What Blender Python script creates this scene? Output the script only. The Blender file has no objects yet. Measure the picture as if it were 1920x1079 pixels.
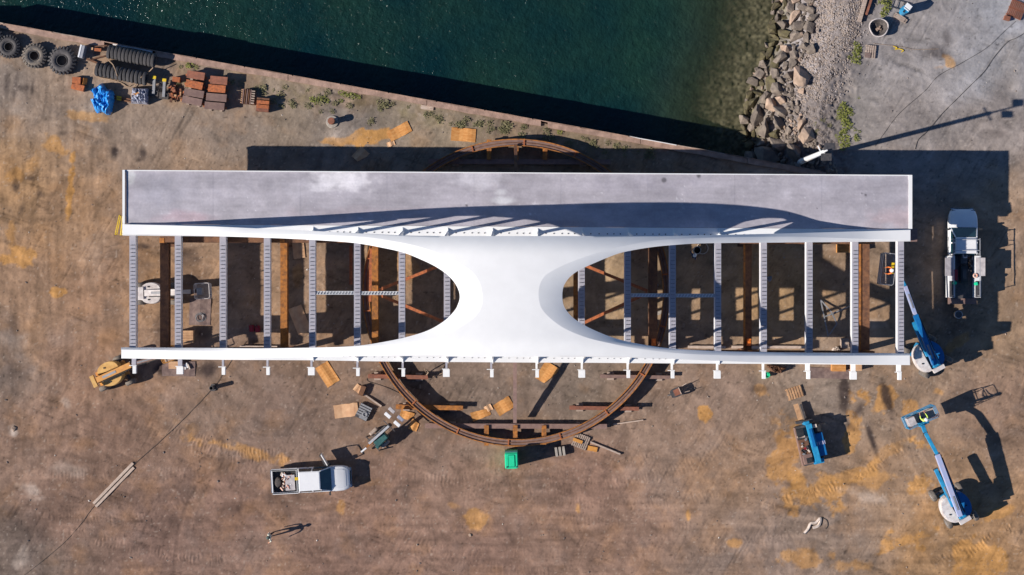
import bpy, bmesh, math, random
import numpy as np
from mathutils import Vector, Matrix
R = math.radians
random.seed(7)
S = bpy.context.scene
C = S.collection

# ------------------------------------------------------------------ camera, sky, sun, exposure
H = 127.4; F = 3185.0
cam = bpy.data.cameras.new('camera'); cam.sensor_width = 36; cam.lens = 36*F/1920
cam.clip_end = 20000; cam.clip_start = 1
co = bpy.data.objects.new('camera', cam); C.objects.link(co); co.location = (0, 0, H); co.rotation_euler = (0, 0, 0)
S.camera = co
AZ = R(14.4); EL = R(31)                      # shadows run towards +x and a little +y
w = bpy.data.worlds.new('World'); S.world = w; w.use_nodes = True
nt = w.node_tree; bg = nt.nodes['Background']
sky = nt.nodes.new('ShaderNodeTexSky'); sky.sky_type = 'NISHITA'; sky.sun_disc = False
sky.sun_elevation = EL; sky.sun_rotation = R(270)-AZ+R(0)
sky.ozone_density = 6.0; sky.dust_density = 0.0; sky.air_density = 0.7
nt.links.new(sky.outputs[0], bg.inputs[0]); bg.inputs[1].default_value = 0.08
sl = bpy.data.lights.new('sun', 'SUN'); sl.energy = 5.0; sl.angle = R(0.5); sl.color = (1, .93, .85)
so = bpy.data.objects.new('sun', sl); C.objects.link(so)
sd = Vector((math.cos(EL)*math.cos(AZ), math.cos(EL)*math.sin(AZ), -math.sin(EL)))
so.rotation_euler = sd.to_track_quat('-Z', 'Y').to_euler(); so.location = (-60, -20, 50)
S.view_settings.view_transform = 'Standard'; S.view_settings.look = 'None'
S.view_settings.gamma = 1; S.view_settings.use_curve_mapping = False
S.view_settings.exposure = 0.40
S.render.engine = 'CYCLES'

def W(px, py, z=0.0):                          # a point of the yard at height z, given by its place on the survey photo
    return Vector(((px-960)/F*(H-z), (539.5-py)/F*(H-z), z))
PX = 25.0                                      # pixels per metre on the ground

# ------------------------------------------------------------------ noise and colour helpers
_tab = np.random.RandomState(3).rand(512, 512).astype(np.float32)
def vn(x, y, seed=0):
    x = x+seed*17.31; y = y+seed*9.77
    xi = np.floor(x).astype(np.int64); yi = np.floor(y).astype(np.int64)
    fx = x-xi; fy = y-yi; fx = fx*fx*(3-2*fx); fy = fy*fy*(3-2*fy)
    a = _tab[xi % 512, yi % 512]; b = _tab[(xi+1) % 512, yi % 512]
    c = _tab[xi % 512, (yi+1) % 512]; d = _tab[(xi+1) % 512, (yi+1) % 512]
    return (a*(1-fx)+b*fx)*(1-fy)+(c*(1-fx)+d*fx)*fy
def fbm(x, y, seed=0, o=5):
    s = 0; a = .5; t = 0
    for i in range(o):
        s = s+a*vn(x*2**i, y*2**i, seed+i*3); t += a; a *= .55
    return s/t
def lin(c):
    c = np.asarray(c, dtype=np.float32)/255.
    return np.where(c <= .04045, c/12.92, ((c+.055)/1.055)**2.4)
def L(*c): return tuple(float(v) for v in lin(c))
def sm(a, b, x):
    t = np.clip((x-a)/(b-a), 0, 1); return t*t*(3-2*t)

# ------------------------------------------------------------------ materials
M = {}
def mat(name, c1, c2=None, scale=3.0, rough=.6, metal=0., bump=0., bscale=20., vary=.0, lo=.35, hi=.65, stretch=None, spec=.5, attr=None):
    m = bpy.data.materials.new(name); m.use_nodes = True; n = m.node_tree; p = n.nodes['Principled BSDF']
    p.inputs['Roughness'].default_value = rough; p.inputs['Metallic'].default_value = metal
    p.inputs['Specular IOR Level'].default_value = spec
    tc = n.nodes.new('ShaderNodeTexCoord'); mp = n.nodes.new('ShaderNodeMapping')
    n.links.new(tc.outputs['Object'], mp.inputs[0])
    if stretch: mp.inputs['Scale'].default_value = stretch
    tx = n.nodes.new('ShaderNodeTexNoise'); tx.inputs['Scale'].default_value = scale; tx.inputs['Detail'].default_value = 6
    n.links.new(mp.outputs[0], tx.inputs['Vector'])
    rp = n.nodes.new('ShaderNodeValToRGB'); rp.color_ramp.elements[0].position = lo; rp.color_ramp.elements[1].position = hi
    c2 = c2 or tuple(v*.85 for v in c1)
    rp.color_ramp.elements[0].color = (*c1, 1); rp.color_ramp.elements[1].color = (*c2, 1)
    n.links.new(tx.outputs['Fac'], rp.inputs[0]); out = rp.outputs[0]
    if attr:
        at = n.nodes.new('ShaderNodeAttribute'); at.attribute_name = attr
        mx = n.nodes.new('ShaderNodeMix'); mx.data_type = 'RGBA'; mx.blend_type = 'MULTIPLY'; mx.inputs[0].default_value = 1
        n.links.new(at.outputs['Color'], mx.inputs[6]); n.links.new(out, mx.inputs[7]); out = mx.outputs[2]
    if vary:
        oi = n.nodes.new('ShaderNodeObjectInfo'); mr = n.nodes.new('ShaderNodeMapRange')
        mr.inputs[3].default_value = 1-vary; mr.inputs[4].default_value = 1+vary
        hs = n.nodes.new('ShaderNodeHueSaturation'); n.links.new(oi.outputs['Random'], mr.inputs[0])
        n.links.new(mr.outputs[0], hs.inputs['Value']); n.links.new(out, hs.inputs['Color']); out = hs.outputs[0]
    n.links.new(out, p.inputs['Base Color'])
    if bump:
        t2 = n.nodes.new('ShaderNodeTexNoise'); t2.inputs['Scale'].default_value = bscale; t2.inputs['Detail'].default_value = 8
        n.links.new(mp.outputs[0], t2.inputs['Vector'])
        bp = n.nodes.new('ShaderNodeBump'); bp.inputs['Strength'].default_value = 1; bp.inputs['Distance'].default_value = bump
        n.links.new(t2.outputs['Fac'], bp.inputs['Height']); n.links.new(bp.outputs[0], p.inputs['Normal'])
    M[name] = m; return m
mat('white_paint', (.80, .80, .79), (.77, .77, .76), 1.2, .38, spec=.35)
mat('beam_paint', (.40, .38, .42), (.33, .33, .38), 3, .5)
mat('fascia_paint', (.78, .78, .77), (.72, .72, .72), 2, .45)
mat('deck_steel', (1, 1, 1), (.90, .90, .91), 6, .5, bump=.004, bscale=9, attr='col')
mat('rust', L(176, 112, 48), L(120, 78, 44), 4, .85, bump=.01, vary=.12)
mat('rust_dark', L(122, 84, 58), L(88, 60, 46), 3, .85, bump=.01, vary=.12)
mat('rust_red', L(150, 94, 72), L(120, 78, 62), 3, .85, bump=.01, vary=.15)
mat('rust_orange', L(182, 104, 60), L(140, 82, 54), 6, .85, bump=.01, vary=.12)
mat('rust_grey', L(134, 108, 98), L(116, 92, 86), 3, .8, vary=.1)
mat('black_rubber', (.06, .054, .056), (.105, .095, .092), 8, .8, bump=.01, vary=.2)
mat('dusty_rubber', (.20, .165, .13), (.10, .09, .085), 6, .9, bump=.01)
mat('tread_rubber', (.045, .042, .044), (.085, .08, .08), 3, .85, bump=.01, vary=.15)
mat('car_white', (.78, .78, .78), (.74, .74, .75), 2, .25)
mat('glass', (.012, .04, .055), (.02, .055, .07), 2, .06)
mat('chrome', (.55, .55, .56), None, 5, .25, metal=.8)
mat('black_plastic', (.02, .02, .022), (.035, .035, .035), 5, .5)
mat('dark_metal', (.06, .06, .065), (.11, .10, .10), 6, .5, metal=.3)
mat('grey_metal', (.32, .32, .33), (.25, .25, .26), 6, .5, metal=.3)
mat('galv', (.5, .5, .51), (.42, .42, .44), 5, .4, metal=.4)
mat('blue_paint', L(48, 150, 194), L(34, 126, 172), 3, .4, vary=.03)
mat('deep_blue', L(20, 96, 158), L(22, 110, 170), 3, .4)
mat('pale_blue', L(150, 168, 205), L(170, 170, 195), 3, .45)
mat('lift_grey', L(190, 184, 184), L(160, 154, 156), 3, .5)
mat('lift_white', L(214, 208, 204), L(188, 178, 174), 3, .5)
mat('lift_yellow', L(214, 172, 104), L(196, 150, 84), 3, .55)
mat('lift_orange', L(206, 146, 70), L(184, 126, 60), 3, .55)
mat('teal_paint', L(44, 84, 84), L(60, 104, 100), 4, .5)
mat('toilet_green', L(20, 196, 140), L(40, 206, 156), 2, .5)
mat('plywood', L(206, 150, 88), L(186, 124, 62), 2.5, .8, vary=.10, stretch=(1, 3, 1))
mat('plywood_pale', L(206, 166, 128), L(190, 146, 110), 2.5, .8, vary=.08)
mat('timber_grey', L(178, 160, 146), L(146, 128, 116), 3, .85, vary=.15, stretch=(1, 6, 1))
mat('timber_tan', L(190, 150, 112), L(160, 122, 90), 3, .85, vary=.12)
mat('plank_pale', L(196, 176, 160), L(172, 150, 134), 3, .85, stretch=(1, 4, 1))
mat('tarp_blue', L(26, 124, 204), L(60, 160, 226), 2.5, .35, bump=.04, bscale=3)
mat('tarp_silver', L(176, 178, 192), L(120, 124, 140), 4, .3, bump=.04, bscale=5)
mat('yellow', L(228, 196, 40), L(205, 170, 30), 3, .5)
mat('orange', L(224, 120, 40), L(206, 104, 36), 3, .5)
mat('red', L(150, 30, 44), L(130, 26, 38), 3, .5)
mat('copper', L(205, 120, 84), L(240, 220, 205), 14, .6, lo=.4, hi=.6)
mat('rope', L(176, 150, 124), L(150, 126, 104), 8, .9)
mat('cable', (.07, .058, .05), None, 8, .9)
mat('concrete', L(168, 160, 150), L(140, 132, 124), 4, .9, bump=.01, vary=.08)
mat('slab_brown', L(132, 112, 104), L(104, 86, 82), 3, .9, bump=.01)
mat('quay_cap', L(172, 142, 126), L(144, 118, 104), 2.2, .9, bump=.02, bscale=6)
mat('quay_pile', (.09, .06, .045), (.05, .035, .03), 1.5, .8)
mat('rock', L(132, 120, 108), L(96, 86, 80), 1.6, .9, bump=.03, bscale=7, vary=.28)
mat('rock_tan', L(174, 150, 132), L(140, 120, 104), 1.6, .9, bump=.03, bscale=7, vary=.18)
mat('rock_algae', L(98, 90, 60), L(70, 62, 46), 2, .8, bump=.03, bscale=7, vary=.18)
mat('gravel_stone', L(158, 150, 148), L(130, 122, 120), .5, .9, vary=.0)
mat('leaf', (.13, .15, .02), (.24, .25, .05), 2.0, .7)
mat('dry_weed', (.13, .12, .05), (.20, .18, .09), 2.0, .8)
mat('skin', L(188, 134, 106), None, 5, .6)
mat('shirt_pale', L(206, 206, 190), L(180, 182, 168), 6, .8)
mat('trousers', L(58, 62, 66), L(44, 46, 52), 6, .85)
mat('hat_dark', L(70, 84, 78), None, 6, .6)
mat('hat_white', L(225, 228, 235), None, 6, .4)
mat('hi_vis', L(196, 226, 70), L(214, 236, 130), 4, .7)
mat('jeans', L(40, 62, 96), None, 6, .85)
mat('bag_white', L(206, 196, 190), L(180, 170, 166), 6, .8)
mat('bag_dark', (.05, .045, .045), (.11, .09, .08), 8, .9)
mat('litter', L(216, 200, 186), L(190, 174, 160), 5, .8, bump=.02)
mat('algae_bed', L(96, 90, 66), L(60, 60, 48), 1.5, .9)

# ------------------------------------------------------------------ mesh helper
class B:
    def __init__(s): s.v = []; s.f = []; s.m = []; s.cur = 0
    def add(s, vs, fs):
        o = len(s.v); s.v += [tuple(v) for v in vs]; s.f += [[i+o for i in f] for f in fs]; s.m += [s.cur]*len(fs); return s
    def box(s, cx, cy, cz, sx, sy, sz, rz=0, rx=0, ry=0, top=None):
        a, b, c = sx/2, sy/2, sz/2; t = top or (1, 1)
        p = [Vector((x*a*(t[0] if z > 0 else 1), y*b*(t[1] if z > 0 else 1), z*c)) for z in (-1, 1) for y in (-1, 1) for x in (-1, 1)]
        m = Matrix.Rotation(rz, 3, 'Z') @ Matrix.Rotation(ry, 3, 'Y') @ Matrix.Rotation(rx, 3, 'X')
        p = [m @ q+Vector((cx, cy, cz)) for q in p]
        return s.add(p, [(0, 2, 3, 1), (4, 5, 7, 6), (0, 1, 5, 4), (2, 6, 7, 3), (0, 4, 6, 2), (1, 3, 7, 5)])
    def bar(s, p0, p1, wd, ht, up=(0, 0, 1)):          # rectangular bar between two points
        p0 = Vector(p0); p1 = Vector(p1); d = (p1-p0).normalized(); u = Vector(up)
        if abs(d.dot(u)) > .98: u = Vector((0, 1, 0))
        r = d.cross(u).normalized(); u = r.cross(d).normalized()
        p = [q+r*x*wd/2+u*y*ht/2 for q in (p0, p1) for x, y in ((-1, -1), (1, -1), (1, 1), (-1, 1))]
        return s.add(p, [(3, 2, 1, 0), (4, 5, 6, 7), (0, 1, 5, 4), (1, 2, 6, 5), (2, 3, 7, 6), (3, 0, 4, 7)])
    def cyl(s, p0, p1, r0, r1=None, n=12, caps=True):
        p0 = Vector(p0); p1 = Vector(p1); r1 = r0 if r1 is None else r1
        d = (p1-p0).normalized(); u = Vector((0, 0, 1)) if abs(d.z) < .95 else Vector((1, 0, 0))
        a = d.cross(u).normalized(); b = d.cross(a).normalized(); vs = []
        for q, r in ((p0, r0), (p1, r1)):
            for i in range(n): t = 2*math.pi*i/n; vs.append(q+(a*math.cos(t)+b*math.sin(t))*r)
        fs = [(i, (i+1) % n, (i+1) % n+n, i+n) for i in range(n)]
        if caps: fs += [tuple(range(n))[::-1], tuple(range(n, 2*n))]
        return s.add(vs, fs)
    def tube(s, pts, r, n=6):
        pts = [Vector(p) for p in pts]; vs = []; fs = []
        for k, p in enumerate(pts):
            d = (pts[min(k+1, len(pts)-1)]-pts[max(k-1, 0)]).normalized(); u = Vector((0, 0, 1)) if abs(d.z) < .9 else Vector((1, 0, 0))
            a = d.cross(u).normalized(); b = d.cross(a)
            for i in range(n): t = 2*math.pi*i/n; vs.append(p+(a*math.cos(t)+b*math.sin(t))*r)
        for k in range(len(pts)-1):
            for i in range(n): fs.append((k*n+i, k*n+(i+1) % n, (k+1)*n+(i+1) % n, (k+1)*n+i))
        fs += [tuple(range(n))[::-1], tuple(range((len(pts)-1)*n, len(pts)*n))]
        return s.add(vs, fs)
    def prism(s, poly, z0, z1, top=1.0):
        n = len(poly); cx = sum(p[0] for p in poly)/n; cy = sum(p[1] for p in poly)/n
        vs = [(p[0], p[1], z0) for p in poly]+[(cx+(p[0]-cx)*top, cy+(p[1]-cy)*top, z1) for p in poly]
        return s.add(vs, [tuple(range(n))[::-1], tuple(range(n, 2*n))]+[(i, (i+1) % n, (i+1) % n+n, i+n) for i in range(n)])
    def loft(s, rings, caps=True, closed=True):
        n = len(rings[0]); vs = [p for r in rings for p in r]; fs = []
        for k in range(len(rings)-1):
            for i in range(n if closed else n-1): fs.append((k*n+i, k*n+(i+1) % n, (k+1)*n+(i+1) % n, (k+1)*n+i))
        if caps: fs += [tuple(range(n))[::-1], tuple(range((len(rings)-1)*n, len(rings)*n))]
        return s.add(vs, fs)
    def torus(s, c, R0, r, n=32, m=10, axis='Z', sq=1.0):
        vs = []; fs = []
        for i in range(n):
            t = 2*math.pi*i/n
            for j in range(m):
                q = 2*math.pi*j/m; rr = R0+r*math.cos(q); h = r*sq*math.sin(q)
                p = (rr*math.cos(t), rr*math.sin(t), h) if axis == 'Z' else ((h, rr*math.cos(t), rr*math.sin(t)) if axis == 'X' else (rr*math.cos(t), h, rr*math.sin(t)))
                vs.append((p[0]+c[0], p[1]+c[1], p[2]+c[2]))
        for i in range(n):
            for j in range(m): fs.append((i*m+j, ((i+1) % n)*m+j, ((i+1) % n)*m+(j+1) % m, i*m+(j+1) % m))
        return s.add(vs, fs)
    def mesh(s, name, mats, smooth=False, bev=0):
        me = bpy.data.meshes.new(name); me.from_pydata(s.v, [], s.f)
        for m in (mats if isinstance(mats, (list, tuple)) else [mats]): me.materials.append(M[m])
        me.polygons.foreach_set('material_index', s.m)
        bm = bmesh.new(); bm.from_mesh(me)
        bmesh.ops.recalc_face_normals(bm, faces=bm.faces)
        if bev: bmesh.ops.bevel(bm, geom=[e for e in bm.edges if e.is_manifold and e.calc_face_angle(0) > .5], offset=bev, segments=2, affect='EDGES', clamp_overlap=True)
        bm.to_mesh(me); bm.free()
        if smooth: me.polygons.foreach_set('use_smooth', [True]*len(me.polygons)); me.set_sharp_from_angle(angle=R(38))
        me.update(); return me
    def build(s, name, mats, parent=None, smooth=False, bev=0, loc=None, rz=0):
        o = bpy.data.objects.new(name, s.mesh(name, mats, smooth, bev)); C.objects.link(o)
        if parent: o.parent = parent
        if loc is not None: o.location = loc
        if rz: o.rotation_euler = (0, 0, rz)
        return o
def tag(o, label=None, cat=None, group=None, kind=None):
    if label: o['label'] = label
    if cat: o['category'] = cat
    if group: o['group'] = group
    if kind: o['kind'] = kind
    return o
def thing(name, label, cat, loc=(0, 0, 0), rz=0, group=None):
    o = bpy.data.objects.new(name, None); o.empty_display_size = .2; C.objects.link(o)
    o.location = loc; o.rotation_euler = (0, 0, rz); return tag(o, label, cat, group)
def copy_tree(o, parent=None):
    c = o.copy(); C.objects.link(c); c.parent = parent
    for ch in o.children: copy_tree(ch, c)
    return c
def link(me, name, parent=None, loc=(0, 0, 0), rot=(0, 0, 0), sc=None):
    o = bpy.data.objects.new(name, me); C.objects.link(o); o.parent = parent; o.location = loc; o.rotation_euler = rot
    if sc: o.scale = sc
    return o

# ------------------------------------------------------------------ ground, bed, water
def quay_y(px): return 47+.1807*px                     # pixel row of the quay line
_sy = [-400, 0, 60, 100, 150, 200, 240, 300, 400]; _sx = [1500, 1474, 1470, 1452, 1430, 1420, 1414, 1432, 1440]
def shore_x(py): return np.interp(py, _sy, _sx)
ctrl = [(0, 150, (140, 128, 118)), (100, 200, (150, 132, 116)), (250, 240, (146, 130, 116)), (420, 230, (136, 124, 114)), (560, 190, (142, 128, 112)),
 (640, 240, (136, 128, 122)), (820, 230, (140, 128, 112)), (1000, 250, (138, 122, 106)), (1150, 290, (130, 116, 102)),
 (30, 350, (164, 134, 102)), (130, 400, (160, 132, 106)), (60, 560, (152, 126, 104)), (180, 560, (150, 122, 100)), (20, 680, (128, 114, 104)), (150, 700, (146, 120, 102)),
 (60, 820, (134, 112, 98)), (200, 820, (138, 114, 100)), (120, 960, (128, 106, 94)), (40, 1050, (116, 104, 96)), (300, 1000, (128, 106, 96)), (420, 740, (134, 116, 104)),
 (520, 780, (130, 112, 102)), (420, 960, (134, 110, 98)), (700, 740, (124, 108, 98)), (900, 740, (128, 114, 104)), (1080, 730, (132, 120, 110)), (900, 900, (140, 116, 102)), (700, 960, (142, 116, 102)),
 (650, 1050, (132, 108, 96)), (900, 1040, (134, 110, 98)), (1100, 900, (144, 118, 104)), (1150, 1020, (140, 116, 102)), (1250, 800, (142, 122, 108)), (1350, 740, (140, 122, 110)), (1400, 900, (148, 124, 104)),
 (1420, 1020, (138, 122, 112)), (1550, 980, (142, 126, 114)), (1560, 730, (140, 128, 118)), (1700, 740, (142, 124, 108)), (1650, 900, (150, 126, 104)), (1880, 760, (142, 120, 104)), (1760, 1020, (158, 128, 96)), (1890, 1010, (160, 130, 100)),
 (1900, 600, (150, 128, 106)), (1900, 400, (156, 134, 114)), (1880, 250, (140, 130, 124)), (1700, 240, (140, 132, 128)), (1850, 120, (152, 150, 152)), (1700, 60, (146, 140, 138)), (1900, 20, (150, 150, 154)), (1600, 200, (142, 136, 132)), (1560, 60, (158, 154, 156)),
 (300, 560, (150, 124, 100)), (500, 560, (150, 126, 104)), (700, 560, (156, 130, 104)), (1150, 560, (160, 140, 114)), (1450, 560, (162, 136, 104)), (1700, 560, (150, 130, 110)), (350, 350, (150, 130, 112)),
 (0, -400, (140, 130, 120)), (2400, 200, (150, 146, 146)), (2400, 900, (150, 128, 106)), (960, 1500, (140, 116, 100)), (-400, 600, (146, 122, 102))]
orange = [(132, 350, 9, 60, 5, .9), (42, 480, 34, 24, 0, .75), (20, 440, 12, 50, 10, .5), (100, 275, 34, 20, 20, .6), (60, 300, 20, 40, 30, .4), (112, 547, 17, 11, 0, .8), (160, 218, 50, 10, 10, .5), (30, 330, 26, 14, 0, .5),
 (690, 258, 62, 16, -6, .95), (640, 266, 46, 10, 0, .7), (440, 840, 110, 16, 14, .55), (350, 800, 50, 12, 22, .3), (1480, 850, 44, 80, 10, .62), (1520, 930, 90, 40, -5, .7), (1600, 890, 60, 22, -20, .6), (1665, 850, 55, 14, -30, .4), (1640, 900, 46, 24, -10, .5), (1620, 742, 26, 22, 0, .8), (1660, 752, 26, 34, 0, .7),
 (1600, 810, 18, 44, 10, .7), (1708, 772, 24, 28, 0, .6), (1725, 838, 24, 18, 0, .7), (1320, 777, 14, 14, 0, .85), (890, 975, 28, 24, 20, .6), (860, 950, 30, 10, 10, .4), (1290, 967, 8, 22, 0, .7), (1084, 957, 8, 20, 0, .6), (640, 950, 8, 16, 0, .5), (1700, 1010, 56, 26, -10, .7),
 (1835, 1046, 62, 44, 35, .8), (1870, 965, 50, 12, -25, .6), (1380, 1018, 22, 9, 10, .6), (1510, 1048, 60, 22, 0, .55), (1720, 912, 34, 20, 0, .7), (1590, 1060, 40, 14, 0, .5), (1650, 730, 14, 8, 0, .5), (1760, 735, 16, 10, 0, .5), (700, 905, 60, 12, 4, .3), (1800, 640, 36, 12, -30, .5),
 (1780, 118, 12, 16, -30, .6), (1760, 125, 20, 10, -20, .4), (1705, 555, 50, 20, 0, .3), (560, 520, 14, 44, 0, .45), (300, 520, 20, 50, 0, .25), (1850, 640, 30, 30, 0, .3), (1430, 735, 20, 14, 30, .5), (1150, 590, 30, 30, 0, .3), (760, 500, 30, 40, 0, .4), (1130, 778, 16, 8, 0, .3), (1450, 790, 24, 12, 0, .35)]
dark = [(215, 285, 8, 14, 10, .7), (268, 290, 9, 18, -10, .6), (235, 330, 6, 10, 0, .5), (55, 335, 14, 7, 0, .5), (30, 350, 8, 14, 0, .5), (75, 365, 12, 8, 30, .5), (40, 395, 6, 18, 10, .4), (262, 300, 10, 6, 0, .5), (120, 250, 10, 5, 0, .4), (60, 170, 4, 20, 8, .5), (12, 160, 7, 26, 5, .5), (45, 165, 14, 8, 0, .45), (1582, 732, 13, 42, 0, .8), (1664, 752, 10, 44, -14, .85), (1610, 768, 10, 22, 30, .6), (1634, 822, 6, 36, -18, .7), (1592, 798, 22, 8, 30, .4), (302, 690, 20, 18, 0, .75), (392, 692, 22, 18, 0, .75), (1420, 730, 28, 7, 0, .4), (20, 640, 14, 60, 10, .35), (30, 700, 30, 30, 0, .25), (28, 162, 6, 36, 10, .35), (50, 168, 5, 18, 0, .3),
 (1752, 100, 26, 16, 10, .5), (1775, 70, 10, 20, 0, .4), (350, 480, 30, 20, 0, .5), (370, 520, 24, 30, 0, .4), (300, 620, 16, 36, 0, .45), (270, 462, 18, 6, 0, .5), (380, 625, 16, 14, 0, .45), (1470, 742, 6, 6, 0, .3), (60, 1010, 50, 60, 0, .25), (210, 930, 90, 20, 5, .2), (1500, 960, 60, 10, 0, .2), (1790, 600, 40, 60, 0, .3), (1560, 1000, 30, 10, 20, .2),
 (780, 905, 34, 10, 0, .15), (1870, 250, 26, 8, 10, .3), (505, 930, 10, 20, 0, .2)]
pale = [(25, 803, 8, 12, 0, .9), (60, 920, 24, 10, 30, .5), (75, 935, 14, 8, 0, .5), (20, 640, 26, 30, 0, .3), (40, 1040, 14, 26, 20, .4), (125, 760, 8, 12, -20, .4), (190, 690, 14, 5, -10, .3), (130, 880, 36, 14, 0, .3), (1640, 610, 20, 10, 0, .3), (1555, 50, 44, 60, 0, .45), (1570, 150, 30, 60, 0, .45), (1620, 930, 40, 14, 20, .4), (1900, 120, 20, 60, 0, .3), (640, 250, 26, 20, 0, .35), (180, 480, 20, 60, 0, .12), (900, 850, 60, 20, 0, .1), (1040, 640, 80, 30, 0, .1)]
treads = [([(320, 790), (380, 830), (460, 852), (540, 856)], 15, .8), ([(330, 820), (400, 862), (470, 872)], 10, .5), ([(1440, 945), (1530, 925), (1620, 885), (1710, 822)], 13, .9), ([(1540, 1000), (1640, 950), (1730, 900)], 10, .4), ([(1815, 1035), (1870, 1000), (1930, 965)], 14, .8), ([(140, 1000), (200, 1018), (270, 1028), (340, 1045), (420, 1050)], 12, .7),
 ([(90, 885), (170, 890), (260, 885), (380, 895)], 14, .5), ([(560, 990), (800, 985), (1050, 975), (1300, 985)], 10, .35), ([(520, 1040), (800, 1030), (1100, 1045)], 10, .3), ([(720, 880), (900, 895), (1100, 880), (1250, 850)], 12, .3), ([(60, 150), (45, 240), (50, 330), (30, 420)], 10, .35), ([(200, 270), (190, 360), (205, 470), (190, 620)], 11, .35), ([(150, 260), (140, 380), (150, 500)], 10, .3), ([(90, 560), (110, 650), (90, 760)], 12, .35), ([(1740, 620), (1800, 660), (1860, 700)], 12, .5), ([(1400, 760), (1420, 850), (1400, 960)], 11, .3), ([(330, 200), (420, 260), (560, 270)], 10, .25), ([(1180, 700), (1260, 780), (1330, 900), (1360, 1060)], 11, .25), ([(560, 760), (640, 840), (740, 900), (900, 930)], 10, .35), ([(500, 880), (420, 905), (300, 960), (200, 975), (60, 960)], 13, .5), ([(700, 860), (860, 905), (1050, 915), (1240, 890), (1380, 830)], 13, .5), ([(760, 1000), (900, 1060), (1100, 1075)], 12, .45), ([(1250, 1060), (1420, 1010), (1600, 990)], 12, .45), ([(980, 930), (1150, 945), (1330, 930), (1440, 880)], 11, .4), ([(250, 700), (300, 780), (290, 880)], 12, .4), ([(80, 600), (140, 700), (160, 800)], 12, .4), ([(40, 250), (80, 380), (60, 500)], 12, .45), ([(230, 230), (330, 260), (440, 300)], 11, .35), ([(1750, 1060), (1830, 1010), (1930, 985)], 12, .6), ([(1850, 660), (1890, 800), (1905, 900)], 12, .45)]
arcs = [([(0, 862), (60, 848), (120, 850), (180, 868)], 5, .5), ([(10, 830), (70, 820), (150, 822), (210, 860)], 4, .4), ([(326, 1085), (330, 1030), (342, 970), (368, 915), (410, 880), (470, 862), (520, 858)], 4, .55), ([(330, 985), (420, 986), (500, 990)], 4, .35), ([(20, 150), (14, 210), (12, 270)], 5, .4), ([(220, 455), (300, 470), (360, 520), (430, 560)], 2.5, .4), ([(240, 470), (330, 478), (430, 500)], 2.5, .35), ([(620, 880), (700, 905), (860, 900)], 4, .25), ([(820, 1010), (1000, 1000), (1200, 1010)], 5, .25), ([(100, 300), (90, 360), (110, 430), (100, 520)], 4, .25), ([(200, 1060), (280, 1000), (400, 1010)], 4, .2)]
def blob(px, py, b, warp):
    x, y, rx, ry, rot, s = b; t = R(rot); dx = px-x; dy = py-y
    u = (dx*math.cos(t)+dy*math.sin(t))/rx; v = (-dx*math.sin(t)+dy*math.cos(t))/ry
    d = np.sqrt(u*u+v*v)+warp
    return s*(1-sm(.2, 1.3, d))
def pathdist(px, py, pts):
    best = np.full(px.shape, 1e9, np.float32); along = np.zeros(px.shape, np.float32); acc = 0; side = np.zeros(px.shape, np.float32)
    for a, b in zip(pts[:-1], pts[1:]):
        dx = b[0]-a[0]; dy = b[1]-a[1]; l = math.hypot(dx, dy)
        t = np.clip(((px-a[0])*dx+(py-a[1])*dy)/(l*l), 0, 1)
        d = np.hypot(px-a[0]-t*dx, py-a[1]-t*dy); m = d < best
        best[m] = d[m]; along[m] = (acc+t*l)[m]; side[m] = (((px-a[0])*dy-(py-a[1])*dx)/l)[m]; acc += l
    return best, along, side
def smoothpath(pts, k=6):
    out = []; n = len(pts)
    for i in range(n-1):
        p0 = pts[max(i-1, 0)]; p1 = pts[i]; p2 = pts[i+1]; p3 = pts[min(i+2, n-1)]
        for j in range(k):
            t = j/k; out.append(tuple(.5*((2*p1[d])+(-p0[d]+p2[d])*t+(2*p0[d]-5*p1[d]+4*p2[d]-p3[d])*t*t+(-p0[d]+3*p1[d]-3*p2[d]+p3[d])*t**3) for d in range(len(p1))))
    out.append(tuple(pts[-1])); return out
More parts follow.
